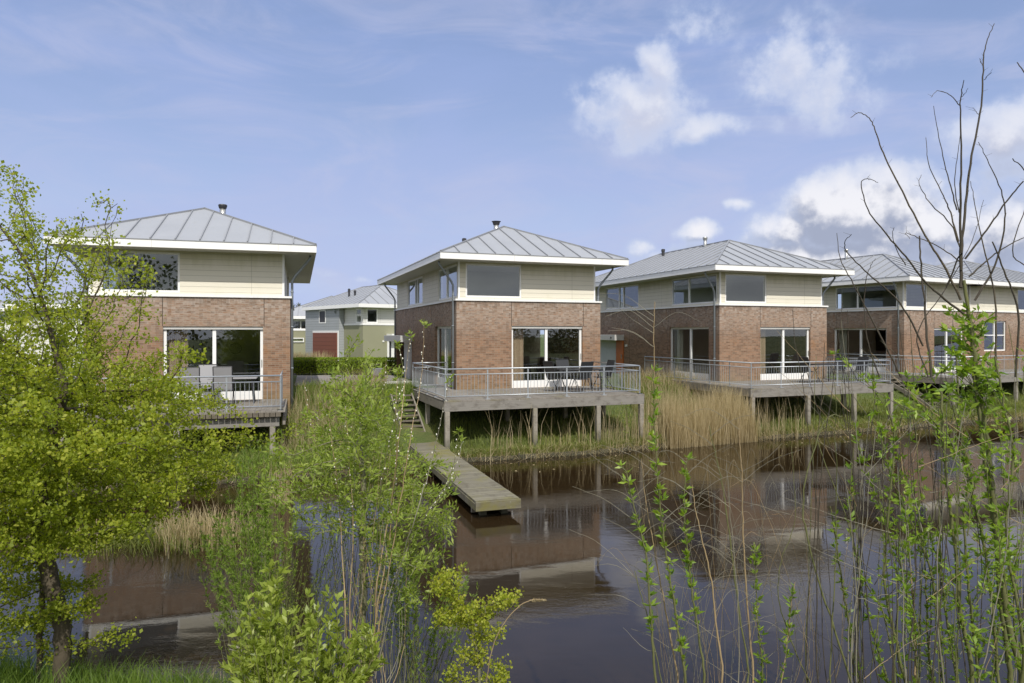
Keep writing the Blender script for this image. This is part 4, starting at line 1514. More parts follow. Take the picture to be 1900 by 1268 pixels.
# ---- small hawthorn bush right of the centre
SB = P3(895, 1300, 5.3); SB.z = gz(SB.x, SB.y) - .05
sp = []
for line in ([(840, 1150), (870, 1130), (960, 1110)], [(800, 1090), (830, 1100), (860, 1130), (900, 1140)], [(880, 1170), (930, 1120), (960, 1100)], [(800, 1160), (850, 1140), (940, 1170)], [(850, 1200), (890, 1210), (900, 1170)],
             [(830, 1268), (860, 1230), (890, 1220)], [(900, 1290), (930, 1265), (945, 1235)], [(820, 1070), (850, 1085)]):
    for (p, q) in zip(line[:-1], line[1:]):
        for t in np.linspace(0, 1, 10):
            for _ in range(2):
                sp.append(tuple(P3(p[0] + (q[0] - p[0]) * t + random.gauss(0, 9), p[1] + (q[1] - p[1]) * t + random.gauss(0, 9), 5.3 + random.gauss(0, .1))))
st = [SB, SB.lerp(P3(885, 1210, 5.3), .5), P3(885, 1210, 5.3), P3(870, 1160, 5.3), P3(850, 1110, 5.3)]
n2, p2 = colonize([tuple(p) for p in smooth_line(st, 4, .004)], sp, step=.05, infl=1.0, kill=.06, iters=60, seed=4, jitter=.12)
br = empty('hawthorn_bush', SB, 0, 'low sprawling hawthorn bush with yellow-green sprays over the water, bottom centre', 'bush', 'hawthorns on the near bank')
mb = MB(); rad2, _ = tree_mesh(mb, n2 - np.array(SB), p2, r_tip=.0022, power=2.2, rmax=.03, sides=5)
mb.build('stem', 'bark_green', br, True)
pos, dr, ii = rosettes(n2 - np.array(SB), p2, rad2, .008, 22, 5, spread=.9, along=.3, upb=.35)
sz = r_.uniform(.015, .032, len(ii))
leaf_mesh('leaves', pos + r_.normal(size=pos.shape) * .022, dr, sz, sz * .75, 'hawthorn_leaf', br, fold=.18, tint=r_.random(len(ii)) * .6 + .4, seed=3, shape=.55)

# ---- the willow in the centre
WB = P3(672, 1240, 6.0); WB.z = gz(WB.x, WB.y) - .05
stem_ = smooth_line([WB, P3(672, 1160, 6.0), P3(674, 1060, 6.0), P3(672, 980, 6.0), P3(674, 900, 6.0), P3(668, 830, 6.0), P3(672, 780, 6.0)], 5, .004)
wpoly = [(640, 730), (655, 695), (685, 690), (700, 730), (712, 790), (728, 840), (765, 890), (812, 940), (805, 990), (770, 1040), (735, 1010), (700, 960), (660, 940), (610, 970), (570, 950), (550, 900), (570, 850), (590, 805), (615, 770)]
wa = crown_points(wpoly, 6.0, .75, 1700, 6, clump=210, flat=1.0, csize=.13)
wlow = crown_points([(700, 960), (800, 960), (820, 1020), (770, 1100), (720, 1080)], 6.1, .4, 130, 7, clump=25, flat=.8, csize=.1)
n3, p3 = colonize([tuple(p) for p in stem_], np.concatenate([wa, wlow]), step=.075, infl=1.4, kill=.11, iters=90, up_bias=.35, seed=7, jitter=.08)
wr = empty('willow_tree', WB, 0, 'young willow with a pale straight stem standing at the centre, in front of the jetty', 'tree', 'willows on the near bank')
mb = MB(); rad3, _ = tree_mesh(mb, n3 - np.array(WB), p3, r_tip=.0026, power=2.2, rmax=.042, sides=7)
mb.build('trunk', 'bark_green', wr, True)
pos, dr, ii = rosettes(n3 - np.array(WB), p3, rad3, .012, 11.5, 9, spread=.75, along=.8, upb=.45)
sz = r_.uniform(.032, .072, len(ii))
cl = r_.random(len(n3))[ii] * .6 + r_.random(len(ii)) * .4
leaf_mesh('crown', pos + r_.normal(size=pos.shape) * .022, dr, sz, sz * .27, 'willow_leaf', wr, fold=.1, tint=cl, seed=5, droop=.12)
print('willow nodes', len(n3), 'leaves', len(ii))


def osier(name, base, label, tops, Y, spreadY, nst, leafy, lw, seed, m='shoot_green', lm='osier_leaf', every=.035, k=5, r0=.0042, base_w=.2, grp='willows on the near bank', spread=.55, start=.35):
    """fan of wands from one foot, narrow leaves on the upper part"""
    random.seed(seed)
    b = Vector(base); b.z = gz(b.x, b.y) - .05
    sh = Shrub(name, b, label, 'bush', grp)
    for i in range(nst):
        tp_ = random.choice(tops)
        tip = P3(tp_[0] + random.gauss(0, tp_[2]), tp_[1] + random.gauss(0, tp_[3]), Y + random.uniform(-spreadY, spreadY))
        g0 = b + Vector((random.uniform(-base_w, base_w), random.uniform(-.15, .15), 0))
        mid = g0.lerp(tip, .5) + Vector((random.gauss(0, .05), random.gauss(0, .05), .12 * (tip - g0).length * random.uniform(.2, 1)))
        L, _ = sh.stem([g0, mid, tip], r0, .0018, m, ground=False, wob=.003, sides=4)
        sh.tufts(L, start, 1.0, every, k, leafy, lw, up=.9, spread=spread)
    return sh


sh = osier('willow_shrub', P3(500, 1270, 6.6), 'feathery green willow shrub left of the centre willow, its wands fanning out over the water',
           [(400, 960, 25, 40), (440, 900, 25, 40), (500, 880, 25, 45), (530, 960, 20, 50), (455, 1000, 30, 40), (470, 850, 25, 25), (380, 1000, 20, 20)], 7.0, .5, 78, .055, .009, 21, start=.55, every=.028, k=6)
sh.finish('osier_leaf', seed=11)
sh = osier('willow_shrub', P3(545, 1262, 6.3), 'low willow shrub with brown wands between the feathery willow and the pale stem',
           [(430, 1110, 30, 30), (480, 1080, 30, 30), (560, 1030, 25, 40), (610, 1000, 25, 40), (520, 1000, 20, 40), (590, 1100, 20, 30), (640, 1010, 15, 40), (440, 1170, 20, 20)], 6.3, .3, 90, .030, .007, 22, start=.3, every=.05, k=4)
sh.finish('willow_leaf', seed=12)
sh = osier('willow_shrub', P3(760, 1300, 6.0), 'deep green willow shrub right of the pale stem, arching over the water',
           [(760, 1040, 20, 30), (790, 1000, 20, 30), (740, 1090, 20, 20), (810, 960, 15, 30), (850, 1070, 12, 15), (800, 1180, 30, 20), (870, 1090, 15, 10), (720, 960, 20, 30)], 6.1, .4, 66, .045, .009, 23, start=.5, every=.032, k=6)
sh.finish('osier_leaf', seed=13)
# brown wands and bare stalks in front of the centre willow, with catkins at their tops
random.seed(31)
cb_ = P3(690, 1330, 5.4); cb_.z = gz(cb_.x, cb_.y) - .05
sh = Shrub('goat_willow_shrub', cb_, 'tall willow wands with white catkins reaching over the steps of the middle house', 'bush', 'willows on the near bank')
for ln in ([(682, 1268), (700, 1130), (722, 1000), (734, 870), (735, 760), (737, 690)], [(700, 1240), (735, 1080), (770, 960), (800, 860), (822, 760), (835, 700)], [(720, 1110), (760, 1010), (800, 940), (840, 880), (860, 815)],
           [(700, 1080), (725, 940), (742, 800), (752, 700), (763, 620)], [(705, 1150), (738, 960), (760, 820), (782, 700), (787, 600)], [(690, 1230), (700, 1000), (716, 850), (745, 720), (742, 640)],
           [(730, 1020), (790, 950), (830, 905), (852, 800)], [(640, 1130), (632, 980), (622, 860), (608, 770)], [(650, 1180), (655, 980), (648, 860), (640, 740)]):
    L, _ = sh.stem([P3(x, y, 5.5 + random.uniform(-.25, .25)) for x, y in ln], .008, .0018, random.choice(['shoot_tan', 'shoot_green', 'shoot_grey']), wob=.003, sides=5)
    sh.catkins(L, .62, 1.0, .05)
    sh.tufts(L, .3, .6, .10, 3, .035, .010)
    sh.tufts(L, .975, 1.0, .012, 5, .06, .016)
for i in range(26):
    x0, y0 = random.uniform(640, 760), random.uniform(1180, 1268)
    x1 = x0 + random.gauss(15, 35); y1 = random.uniform(820, 1060)
    L, _ = sh.stem([P3(x0, y0, 5.6), P3((x0 + x1) / 2 + random.gauss(0, 8), (y0 + y1) / 2, 5.6 + random.gauss(0, .15)), P3(x1, y1, 5.7 + random.gauss(0, .3))], .005, .0015, random.choice(['shoot_tan', 'shoot_grey', 'shoot_grey']), wob=.003, sides=4)
    if random.random() < .5: sh.tufts(L, .6, 1.0, .08, 3, .035, .010)
sh.finish('willow_leaf', seed=14)
# catkin wands further back over the lawn between the first two houses
random.seed(33)
cb_ = P3(640, 1240, 7.0); cb_.z = gz(cb_.x, cb_.y)
sh = Shrub('goat_willow_shrub', cb_, 'slender catkin wands rising before the tan grass between the first two houses', 'bush', 'willows on the near bank')
for i in range(24):
    x1 = random.uniform(560, 730); y1 = random.uniform(670, 860)
    x0 = 650 + (x1 - 650) * .4 + random.gauss(0, 10)
    L, _ = sh.stem([P3(x0, 1050, 6.6), P3((x0 + x1) / 2, (1050 + y1) / 2, 6.6), P3(x1, y1, 6.6 + random.gauss(0, .2))], .0045, .0014, random.choice(['shoot_tan', 'shoot_grey', 'shoot_green']), wob=.003, sides=4)
    if random.random() < .4: sh.catkins(L, .8, 1.0, .06)
    sh.tufts(L, .55, .82, .10, 3, .045, .012, up=.9)
sh.finish('willow_leaf', seed=15)

# ---- broad-leaved shrub at the bottom
random.seed(41)
bb = P3(540, 1330, 4.6); bb.z = gz(bb.x, bb.y) - .05
sh = Shrub('broad_leaved_shrub', bb, 'bright green broad-leaved shrub at the bottom edge, below the pale willow stem', 'bush')
for i in range(75):
    x1 = random.uniform(430, 700)
    top = 1090 + abs(x1 - 560) * .45 if x1 > 560 else 1060 + abs(x1 - 500) * 1.2
    y1 = random.uniform(top, 1250) + 25 * sin(x1 * .06)
    Yd = 4.6 + random.uniform(-.3, .45)
    L, _ = sh.stem([P3(x1 + (540 - x1) * .3, 1300, Yd), P3(x1 + random.gauss(0, 5), (y1 + 1290) / 2, Yd), P3(x1 + random.gauss(0, 8), y1, Yd)], .005, .002, 'shoot_green', wob=.002, sides=4)
    sh.tufts(L, .3, 1.0, .032, 5, .078, .027, up=.8, spread=.6)
sh.finish('broad_leaf', seed=16, droop=.15)
dbx = MB().tube([p for p in smooth_line([P3(425, 1195, 4.9), P3(460, 1212, 4.85), P3(500, 1228, 4.8), P3(550, 1250, 4.7), P3(600, 1290, 4.6)], 5, .006)], [.006 + .010 * i / 20 for i in range(21)], 6)
dbx.tube([P3(425, 1205, 4.9), P3(470, 1215, 4.87), P3(520, 1232, 4.8)], [.004, .007, .01], 5)
tag(dbx.build('dead_branch', 'shoot_grey', smooth=True), 'dead grey branch lying across the bright shrub at the bottom', 'branch')

# ---- leafy wands right of the centre
random.seed(51)
mbse = P3(1290, 1360, 4.5); mbse.z = gz(mbse.x, mbse.y) - .05
sh = Shrub('willow_wand_shrub', mbse, 'upright leafy willow wands right of the centre with the open pond behind them', 'bush', 'willows on the near bank')
W_ = [([(1217, 1268), (1208, 1150), (1200, 1036), (1186, 980), (1173, 925), (1163, 880), (1155, 866)], .0105, 'shoot_green', .35, 1), ([(1272, 1268), (1260, 1180), (1247, 1095), (1232, 1000), (1222, 911), (1218, 850), (1214, 760), (1212, 690)], .011, 'shoot_green', .25, 1),
      ([(1258, 1268), (1238, 1150), (1221, 1058), (1207, 980), (1197, 922), (1190, 850)], .008, 'shoot_tan', 2, 0), ([(1306, 1268), (1296, 1180), (1284, 1095), (1276, 1020), (1270, 948), (1272, 874), (1278, 850)], .011, 'shoot_green', .4, 1),
      ([(1339, 1268), (1330, 1170), (1320, 1080), (1305, 1010), (1291, 948), (1285, 900)], .010, 'shoot_tan', 2, 0), ([(1387, 1268), (1372, 1140), (1357, 1021), (1345, 930), (1335, 874), (1322, 820), (1316, 790)], .009, 'shoot_green', 2, 0),
      ([(1397, 1268), (1388, 1140), (1380, 1021), (1378, 940), (1376, 874), (1372, 815), (1372, 770)], .010, 'shoot_tan', 2, 0), ([(1228, 1268), (1205, 1160), (1185, 1090), (1178, 1060)], .006, 'shoot_green', 2, 0),
      ([(1415, 1268), (1405, 1150), (1402, 1060), (1400, 1010)], .008, 'shoot_green', .2, 1), ([(1450, 1268), (1462, 1180), (1468, 1120), (1475, 1080)], .006, 'shoot_tan', .2, 1), ([(1214, 700), (1213, 620), (1215, 560)], .003, 'shoot_tan', 2, 0),
      ([(1370, 1268), (1368, 1100), (1355, 960), (1348, 860)], .006, 'shoot_grey', 2, 0)]
for pts, r0, m_, lf, _ in W_:
    gnd = pts[0][1] > 1200
    Yw = 4.5 + random.uniform(-.35, .35)
    if pts[0][1] == 700: Yw = Y12
    L, rr = sh.stem([P3(x, y, Yw) for x, y in pts], r0, .0022, m_, ground=gnd, wob=.002)
    if pts[-1] == (1212, 690): Y12 = Yw
    if lf < 1:
        sh.tufts(L, lf, 1.0, .036, 7, .062, .020, up=.7, spread=.75)
    # thin whips leaving the wand
    for q in range(7):
        i = random.randint(len(L) // 3, len(L) - 3)
        p = L[i]; sx = random.choice([-1, -1, 1])
        ln_ = random.uniform(.18, .42)
        sh.stem([p, p + Vector((sx * ln_ * .5, random.gauss(0, .06), ln_ * .35)), p + Vector((sx * ln_, random.gauss(0, .1), ln_ * random.uniform(.1, .7)))], .0022, .0010, 'shoot_grey', ground=False, wob=.001, sides=3)
sh.finish('shoot_leaf', seed=17)
# arching dead whips
random.seed(55)
sh = Shrub('dead_whips', Vector((mbse.x + .15, mbse.y + .5, gz(mbse.x + .15, mbse.y + .5))), 'tangle of thin pale arching whips between the leafy wands and the right shrub', 'bush')
for i in range(56):
    x0 = random.uniform(1230, 1560); sx = random.choice([-1, -1, 1])
    x1 = x0 + sx * random.uniform(30, 150); yt = random.uniform(830, 1080)
    Yw = 4.9 + random.uniform(-.4, .4)
    sh.stem([P3(x0, 1250, Yw), P3(x0 + (x1 - x0) * .25, (1250 + yt) / 2, Yw), P3(x0 + (x1 - x0) * .7, yt, Yw), P3(x1, yt + random.uniform(-15, 50), Yw)], .0028, .0009, random.choice(['shoot_grey', 'shoot_grey', 'shoot_tan']), wob=.002, sides=3)
sh.finish('shoot_leaf')

# ---- big bare shrub at the right edge
random.seed(61)


def c1r(x, y): return (1380 + x / 1.865, 20 + y / 1.865)
def c2r(x, y): return (1380 + x / 2.156, 680 + y / 2.156)


rb = P3(1800, 1400, 4.6); rb.z = gz(rb.x, rb.y) - .05
sh = Shrub('bare_shrub', rb, 'tall half-bare shrub at the right edge, its dark twigs standing against the sky', 'bush')
main = [(1895, 1300), (1872, 1160), (1850, 1000), (1838, 880), (1826, 780), (1812, 690), (1800, 600), (1790, 520)]
HI = [([c1r(752, 960), c1r(752, 860), c1r(765, 700), c1r(790, 500), c1r(822, 330), c1r(828, 190), c1r(840, 110), c1r(867, 45)], .0090, .0016),
      ([c1r(750, 900), c1r(750, 700), c1r(753, 500), c1r(750, 320), c1r(762, 240)], .0075, .0016), ([c1r(750, 330), c1r(710, 290), c1r(670, 278), c1r(648, 300)], .0024, .001),
      ([c1r(752, 1000), c1r(690, 880), c1r(640, 800), c1r(560, 650), c1r(490, 510), c1r(460, 430), c1r(440, 380), c1r(400, 353), c1r(370, 370)], .0065, .0014),
      ([c1r(760, 1050), c1r(640, 950), c1r(560, 850), c1r(490, 770), c1r(430, 690), c1r(407, 600), c1r(430, 582), c1r(465, 595)], .0060, .0012),
      ([c1r(745, 800), c1r(715, 700), c1r(690, 640), c1r(640, 530), c1r(630, 440)], .0045, .0012), ([c1r(738, 690), c1r(710, 590), c1r(680, 460), c1r(657, 330)], .0038, .0012),
      ([c1r(748, 820), c1r(715, 740), c1r(640, 660), c1r(608, 600), c1r(616, 568)], .0040, .0010), ([c1r(750, 870), c1r(680, 820), c1r(600, 785), c1r(560, 770), c1r(575, 790)], .0032, .001),
      ([c1r(800, 1000), c1r(870, 880), c1r(903, 740), c1r(895, 640), c1r(850, 530), c1r(812, 455)], .0060, .0013), ([c1r(765, 860), c1r(840, 760), c1r(910, 660), c1r(968, 590)], .0052, .003),
      ([c1r(780, 920), c1r(860, 850), c1r(920, 810), c1r(980, 780)], .0045, .002), ([c1r(870, 1268), c1r(870, 1000), c1r(830, 820), c1r(805, 700), c1r(785, 590)], .0055, .0012),
      ([c1r(745, 700), c1r(730, 600), c1r(740, 500), c1r(750, 420)], .003, .001), ([c1r(830, 240), c1r(845, 225), c1r(858, 214)], .0018, .0008), ([c1r(826, 190), c1r(820, 175), c1r(816, 165)], .0018, .0008),
      ([c1r(750, 300), c1r(762, 290), c1r(776, 268)], .0018, .0008), ([c1r(812, 360), c1r(800, 345), c1r(794, 335)], .0018, .0008), ([c1r(940, 1268), c1r(950, 1050), c1r(900, 900), c1r(860, 800)], .006, .003),
      ([c1r(545, 1268), c1r(460, 1100), c1r(380, 950), c1r(335, 860), c1r(322, 770)], .0055, .0012), ([c1r(620, 1160), c1r(540, 1010), c1r(430, 910), c1r(360, 840), c1r(350, 800), c1r(373, 774)], .0050, .0012),
      ([c1r(470, 1268), c1r(425, 1130), c1r(418, 980), c1r(432, 900), c1r(456, 858)], .0038, .001), ([c1r(650, 1268), c1r(632, 1100), c1r(615, 900), c1r(608, 780)], .0070, .0035),
      ([c1r(560, 880), c1r(530, 830), c1r(516, 780), c1r(520, 750)], .0028, .001), ([c1r(700, 960), c1r(740, 860), c1r(755, 840)], .004, .003), ([c1r(640, 1268), c1r(600, 1120), c1r(700, 960), c1r(790, 800), c1r(830, 655)], .0040, .001),
      ([c1r(945, 180), c1r(975, 220), c1r(1010, 300)], .0022, .003), ([c1r(930, 513), c1r(975, 560), c1r(1000, 640)], .0022, .003), ([c1r(1000, 900), c1r(930, 830), c1r(990, 640)], .003, .002)]
main = smooth_line([P3(x, y, 4.6) for x, y in main], 5, .003)
L, _ = sh.stem([P3(*p, 4.6) for p in [(1898, 1290), (1872, 1160), (1850, 1000), (1838, 880), (1826, 780), (1812, 690), (1800, 600), (1788, 520)]], .026, .011, 'shoot_green', wob=.003, sides=8)
sh.tufts(L, .35, .93, .035, 6, .075, .026, up=.6, spread=.75)
for pts, r0, r1 in HI:
    Yw = 4.6 + random.uniform(-.22, .22)
    n_ = len(pts)
    dy = random.uniform(-.35, .35)
    L, _ = sh.stem([P3(x, y, 4.6 + dy * i / n_) for i, (x, y) in enumerate(pts)], r0 * 1.35, r1 * 1.45, random.choice(['twig_dark', 'bark_brown', 'twig_dark']), ground=False, wob=.0018, sides=5)
    for i in range(2, len(L) - 1, 3):       # bud scars and short spurs
        if random.random() < .3:
            d = Vector((random.gauss(0, 1), random.gauss(0, 1), .8)).normalized()
            sh.stem([L[i], L[i] + d * .012, L[i] + d * random.uniform(.02, .05)], .0014, .0007, 'twig_dark', ground=False, wob=0, sides=3)
LO = [([(650, 1268), (600, 1050), (565, 880), (572, 650), (600, 300), (565, 120)], .011, .004, .3), ([(690, 1268), (685, 1050), (672, 850), (650, 600), (622, 250)], .009, .004, .15),
      ([(800, 1268), (780, 1050), (755, 850), (700, 690), (620, 520), (560, 340), (525, 120), (515, -40)], .0085, .003, .2), ([(915, 1268), (870, 1000), (848, 750), (822, 550), (800, 300), (790, 100)], .015, .006, .25),
      ([(1020, 1268), (990, 950), (960, 700), (905, 480), (862, 200), (850, -60)], .011, .006, .2), ([(1065, 1268), (1030, 950), (1008, 700), (975, 450), (935, 150), (915, 0)], .017, .010, .3),
      ([(1121, 1150), (1075, 850), (1050, 620), (1078, 350), (1040, 150), (1005, -40)], .009, .005, .25), ([(460, 1268), (425, 1050), (395, 880), (368, 690), (345, 560)], .0085, .0035, .15),
      ([(430, 1268), (330, 950), (262, 720), (238, 560), (255, 420), (320, 230), (360, 195), (395, 200)], .0065, .002, 2), ([(580, 1268), (500, 1000), (440, 730), (425, 560), (440, 330)], .006, .002, .3),
      ([(270, 1268), (190, 1100), (140, 930), (150, 780), (205, 600), (190, 320)], .005, .0015, 2), ([(620, 1268), (560, 1000), (480, 850), (420, 640), (300, 300), (330, 240)], .005, .002, 2),
      ([(760, 1268), (735, 1080), (730, 900), (700, 600), (640, 400)], .008, .003, .1), ([(860, 1268), (810, 1000), (790, 800), (780, 600)], .010, .004, .2), ([(1121, 1268), (1080, 1000), (1085, 800), (1121, 700)], .008, .004, .1),
      ([(1000, 1268), (1020, 1000), (1060, 850), (1121, 640)], .006, .003, .3), ([(700, 1268), (640, 850), (560, 600), (470, 350), (440, 180)], .006, .0025, .4), ([(940, 1268), (900, 900), (880, 600), (890, 400), (700, 150), (640, 60)], .009, .004, .3)]
for pts, r0, r1, lf in LO:
    dy = random.uniform(-.45, .5)
    L, _ = sh.stem([P3(*c2r(x, y), 4.6 + dy * .8) for x, y in pts], r0 * 1.3, r1 * 1.15, random.choice(['shoot_green', 'shoot_green', 'shoot_tan']), wob=.003, sides=6)
    if lf < 1:
        sh.tufts(L, lf, .95, .036, 6, .062, .021, up=.6, spread=.75)
# leafy side shoots filling the lower half
for i in range(62):
    x0 = random.uniform(1640, 1915); y0 = random.uniform(720, 1290)
    sx = random.gauss(0, 40); le = random.uniform(50, 160)
    Yw = 4.6 + random.uniform(-.6, .6)
    L, _ = sh.stem([P3(x0, y0, Yw), P3(x0 + sx * .4, y0 - le * .5, Yw), P3(x0 + sx, y0 - le, Yw + random.gauss(0, .08))], .0038, .0014, random.choice(['shoot_green', 'shoot_green', 'shoot_grey']), ground=False, wob=.002, sides=4)
    sh.tufts(L, .1, 1.0, .045, 5, .056, .019, up=.6, spread=.75)
for i in range(26):
    a_ = random.random() * 6.3; q0 = P3(random.uniform(1745, 1830), random.uniform(570, 780), 4.6)
    L, _ = sh.stem([P3(1805 - (q0.z - CZ) * 8, 619 - (q0.z - CZ) / 4.6 * 1267 + 25, 4.6), q0.lerp(P3(1800, 660, 4.6), .3), q0 + Vector((0, random.gauss(0, .12), 0))], .003, .0014, 'shoot_green', ground=False, wob=.002, sides=4)
    sh.tufts(L, .3, 1.0, .03, 5, .075, .027, up=.5, spread=.8)
# darker bare stems between them
for i in range(58):
    x0 = random.uniform(1500, 1915); x1 = x0 + random.gauss(-10, 45); y1 = random.uniform(560, 900)
    Yw = 4.6 + random.uniform(-.6, .5)
    sh.stem([P3(x0, 1290, Yw), P3(x0 + (x1 - x0) * .3 + random.gauss(0, 12), (1290 + y1) / 2, Yw), P3(x1, y1, Yw + random.gauss(0, .1))], random.uniform(.004, .010), .0018, random.choice(['twig_dark', 'shoot_green', 'shoot_grey', 'twig_dark']), ground=True, wob=.004, sides=5)
# criss-crossing pale whips
for i in range(95):
    x0 = random.uniform(1560, 1920); sx = random.choice([-1, 1])
    y0 = random.uniform(760, 1268); le = random.uniform(60, 260)
    an = random.uniform(.25, 1.3)
    x1, y1 = x0 + sx * le * cos(an), y0 - le * sin(an)
    Yw = 4.6 + random.uniform(-.5, .5)
    sh.stem([P3(x0, y0, Yw), P3((x0 + x1) / 2 + random.gauss(0, 8), (y0 + y1) / 2 + random.gauss(0, 8), Yw), P3(x1, y1, Yw + random.gauss(0, .1))], .0030, .0010, random.choice(['shoot_grey', 'shoot_grey', 'shoot_tan', 'twig_dark']), ground=False, wob=.003, sides=3)
sh.finish('shoot_leaf', seed=18, droop=.1)

# ---- grass of the near bank, a nodding reed, and the bank flora opposite
r_ = np.random.default_rng(77)
n = 26000
x = r_.uniform(-8, 4, n); y = poly_y(NEAR, x) - .02 - r_.random(n) ** 1.3 * 2.6
z = height(x, y) - .02
blades('grass', np.stack([x, y, z], 1), r_.uniform(.10, .36, n), .007, 'grass_blade', lean=.28, tint=r_.random(n) * .55 + .1 * r_.random(n), seed=1)
n = 900
x = r_.uniform(-3.2, -1.2, n); y = poly_y(NEAR, x) + r_.normal(0, .12, n)
blades('dead_grass', np.stack([x, y, height(x, y)], 1), r_.uniform(.08, .25, n), .006, 'reed_straw', lean=.8, seed=3)
nr = smooth_line([P3(902, 1268, 5.0), P3(912, 1210, 5.0), P3(930, 1165, 5.0), P3(960, 1128, 5.0), P3(985, 1114, 5.0), P3(1010, 1113, 5.0)], 5, .001)
nrb = Vector((nr[0].x, nr[0].y, gz(nr[0].x, nr[0].y)))
rt = empty('reed_stalk', nrb, 0, 'single nodding dry reed with a pale plume over the open water, bottom centre', 'reed')
MB().tube([Vector((0, 0, 0))] + [p - nrb for p in nr], .0032, 5, False).build('stem', 'shoot_tan', rt, True)
pl_ = np.array([tuple(nr[-6].lerp(nr[-1], random.random()) - nrb) for _ in range(160)])
leaf_mesh('plume', pl_, np.stack([r_.normal(.8, .5, 160), r_.normal(0, .4, 160), r_.normal(-.15, .4, 160)], 1), .022, .004, 'reed_straw', rt, seed=4)

# far bank grass
def bank_pos(n, x0, x1, d0, d1, pw=1.0, ex=True):
    x = r_.uniform(x0, x1, n); d = d0 + r_.random(n) ** pw * (d1 - d0)
    y = poly_y(BANK, x) + d
    return np.stack([x, y, height(x, y) - .02], 1)


def outside_houses(P):
    keep = np.ones(len(P), bool)
    for F, w_, l_ in ((FA, 5.6, 11.9), (FB, 5.6, 11.9), (FC, 5.6, 11.9), (FD, 15.2, 11.9)):
        dx = P[:, 0] - F.o.x; dy = P[:, 1] - F.o.y
        u = dx * F.u.x + dy * F.u.y; v = dx * F.v.x + dy * F.v.y
        keep &= ~((u > -.05) & (u < w_ + .05) & (v > 0) & (v < l_))
    dx = P[:, 0] - FB.o.x; dy = P[:, 1] - FB.o.y
    u = dx * FB.u.x + dy * FB.u.y; v = dx * FB.v.x + dy * FB.v.y
    keep &= ~((u > -2.45) & (u < -1.35) & (v < .3))
    keep &= ~((P[:, 1] > 27.3 + (P[:, 0] + 8.75) * .25) & (P[:, 0] < -3.5))
    return keep


P = bank_pos(70000, -14, 28, .02, 6.5, 1.4)
P = P[outside_houses(P)]
d_ = P[:, 1] - poly_y(BANK, P[:, 0])
patch = np.sin(P[:, 0] * 1.7 + 2) * np.cos(P[:, 1] * 1.3) + np.sin(P[:, 0] * .6) * .5
tt = np.clip(.28 + .22 * patch + r_.normal(0, .18, len(P)), 0, 1)
hh = np.where(d_ < 3.2, r_.uniform(.10, .34, len(P)), r_.uniform(.05, .16, len(P)))
blades('bank_grass', P, hh, .016, 'bank_grass', lean=.35, tint=tt, seed=5)
P = bank_pos(16000, -14, 3, 5, 12, 1.0); P = P[outside_houses(P)]
blades('lawn_grass', P, r_.uniform(.03, .09, len(P)), .018, 'grass_blade', lean=.4, tint=r_.random(len(P)) * .5 + .2, seed=6)
P = bank_pos(15000, -14, 28, -.04, .30)
P = P[outside_houses(P)]; P[:, 2] = np.maximum(P[:, 2], .05)
blades('shore_grass', P, r_.uniform(.08, .30, len(P)), .014, 'bank_grass', lean=.5, tint=np.clip(r_.normal(.55, .25, len(P)), 0, 1), seed=55)
# straw strewn on the shore
P = bank_pos(2600, -10, 26, -.35, .35)
P[:, 2] = np.maximum(P[:, 2], .02)
blades('shore_litter', P, r_.uniform(.15, .5, len(P)), .012, 'reed_straw', lean=2.2, tint=r_.random(len(P)), seed=7, curve=2.6)


fl_n = 260
fx_ = r_.uniform(-9, 16, fl_n); fy_ = poly_y(BANK, fx_) - np.abs(r_.normal(0, 1.3, fl_n)) - .1
leaf_mesh('floating_leaves', np.stack([fx_, fy_, np.full(fl_n, .004)], 1), np.stack([r_.normal(size=fl_n), r_.normal(size=fl_n), 0 * fx_], 1), r_.uniform(.03, .09, fl_n), .035, 'reed_straw', fold=.05, seed=61)['kind'] = 'stuff'


def reeds(name, n, fx, h0, h1, label=None, tint=(.2, .9), lean=.10, w=.012, seed=0, plume=0.0):
    P = fx(n)
    h = r_.uniform(h0, h1, len(P))
    o = blades(name, P, h, w, 'reed_straw', lean=lean, tint=r_.uniform(tint[0], tint[1], len(P)), seed=seed, curve=.1)
    return o


def patch_pos(cx, cy, sx, sy, n, zmin=None):
    x = r_.normal(cx, sx, n); y = r_.normal(cy, sy, n)
    return np.stack([x, y, np.maximum(height(x, y), -.1)], 1)


# tan bed before the third house
def bedC(n):
    x = np.where(r_.random(n) < .8, r_.uniform(5.0, 8.3, n), r_.normal(6.6, 1.7, n)); d = np.abs(r_.normal(.6, 1.0, n)) - .45
    keep = r_.random(n) < .45 + .55 * (np.sin(x * 4.1) * np.cos(d * 3.3 + x) > -.35)
    x, d = x[keep], d[keep]
    y = poly_y(BANK, x) + d
    return np.stack([x, y, np.maximum(height(x, y), -.2) - .25 * r_.random(len(x)) * (1 + np.sin(x * 2.3))], 1)
reeds('reed_bed', 8500, bedC, .55, 1.75, w=.013, lean=.09, seed=21)
def bedF(n):
    x = r_.uniform(-.6, 5.2, n); d = r_.normal(.25, .35, n)
    return np.stack([x, poly_y(BANK, x) + d, np.maximum(height(x, poly_y(BANK, x) + d), -.15)], 1)
reeds('reed_fringe', 170, bedF, .5, 1.5, w=.014, lean=.13, seed=22)
def bedL(n):       # mixed dry grass on the slope between the first two houses
    x = r_.uniform(-7.6, -3.6, n); y = poly_y(BANK, x) + r_.uniform(.6, 8.5, n) 
    P = np.stack([x, y, height(x, y)], 1)
    k = ((np.sin(x * 1.1 + 1) + np.cos(y * .9) + r_.normal(0, .5, n) + (x + 6.2) * .6) > -.1) & (x < -4.6)
    return P[k & outside_houses(P)]
reeds('dry_grass', 5200, bedL, .35, .95, w=.012, lean=.25, seed=23, tint=(.0, .8))
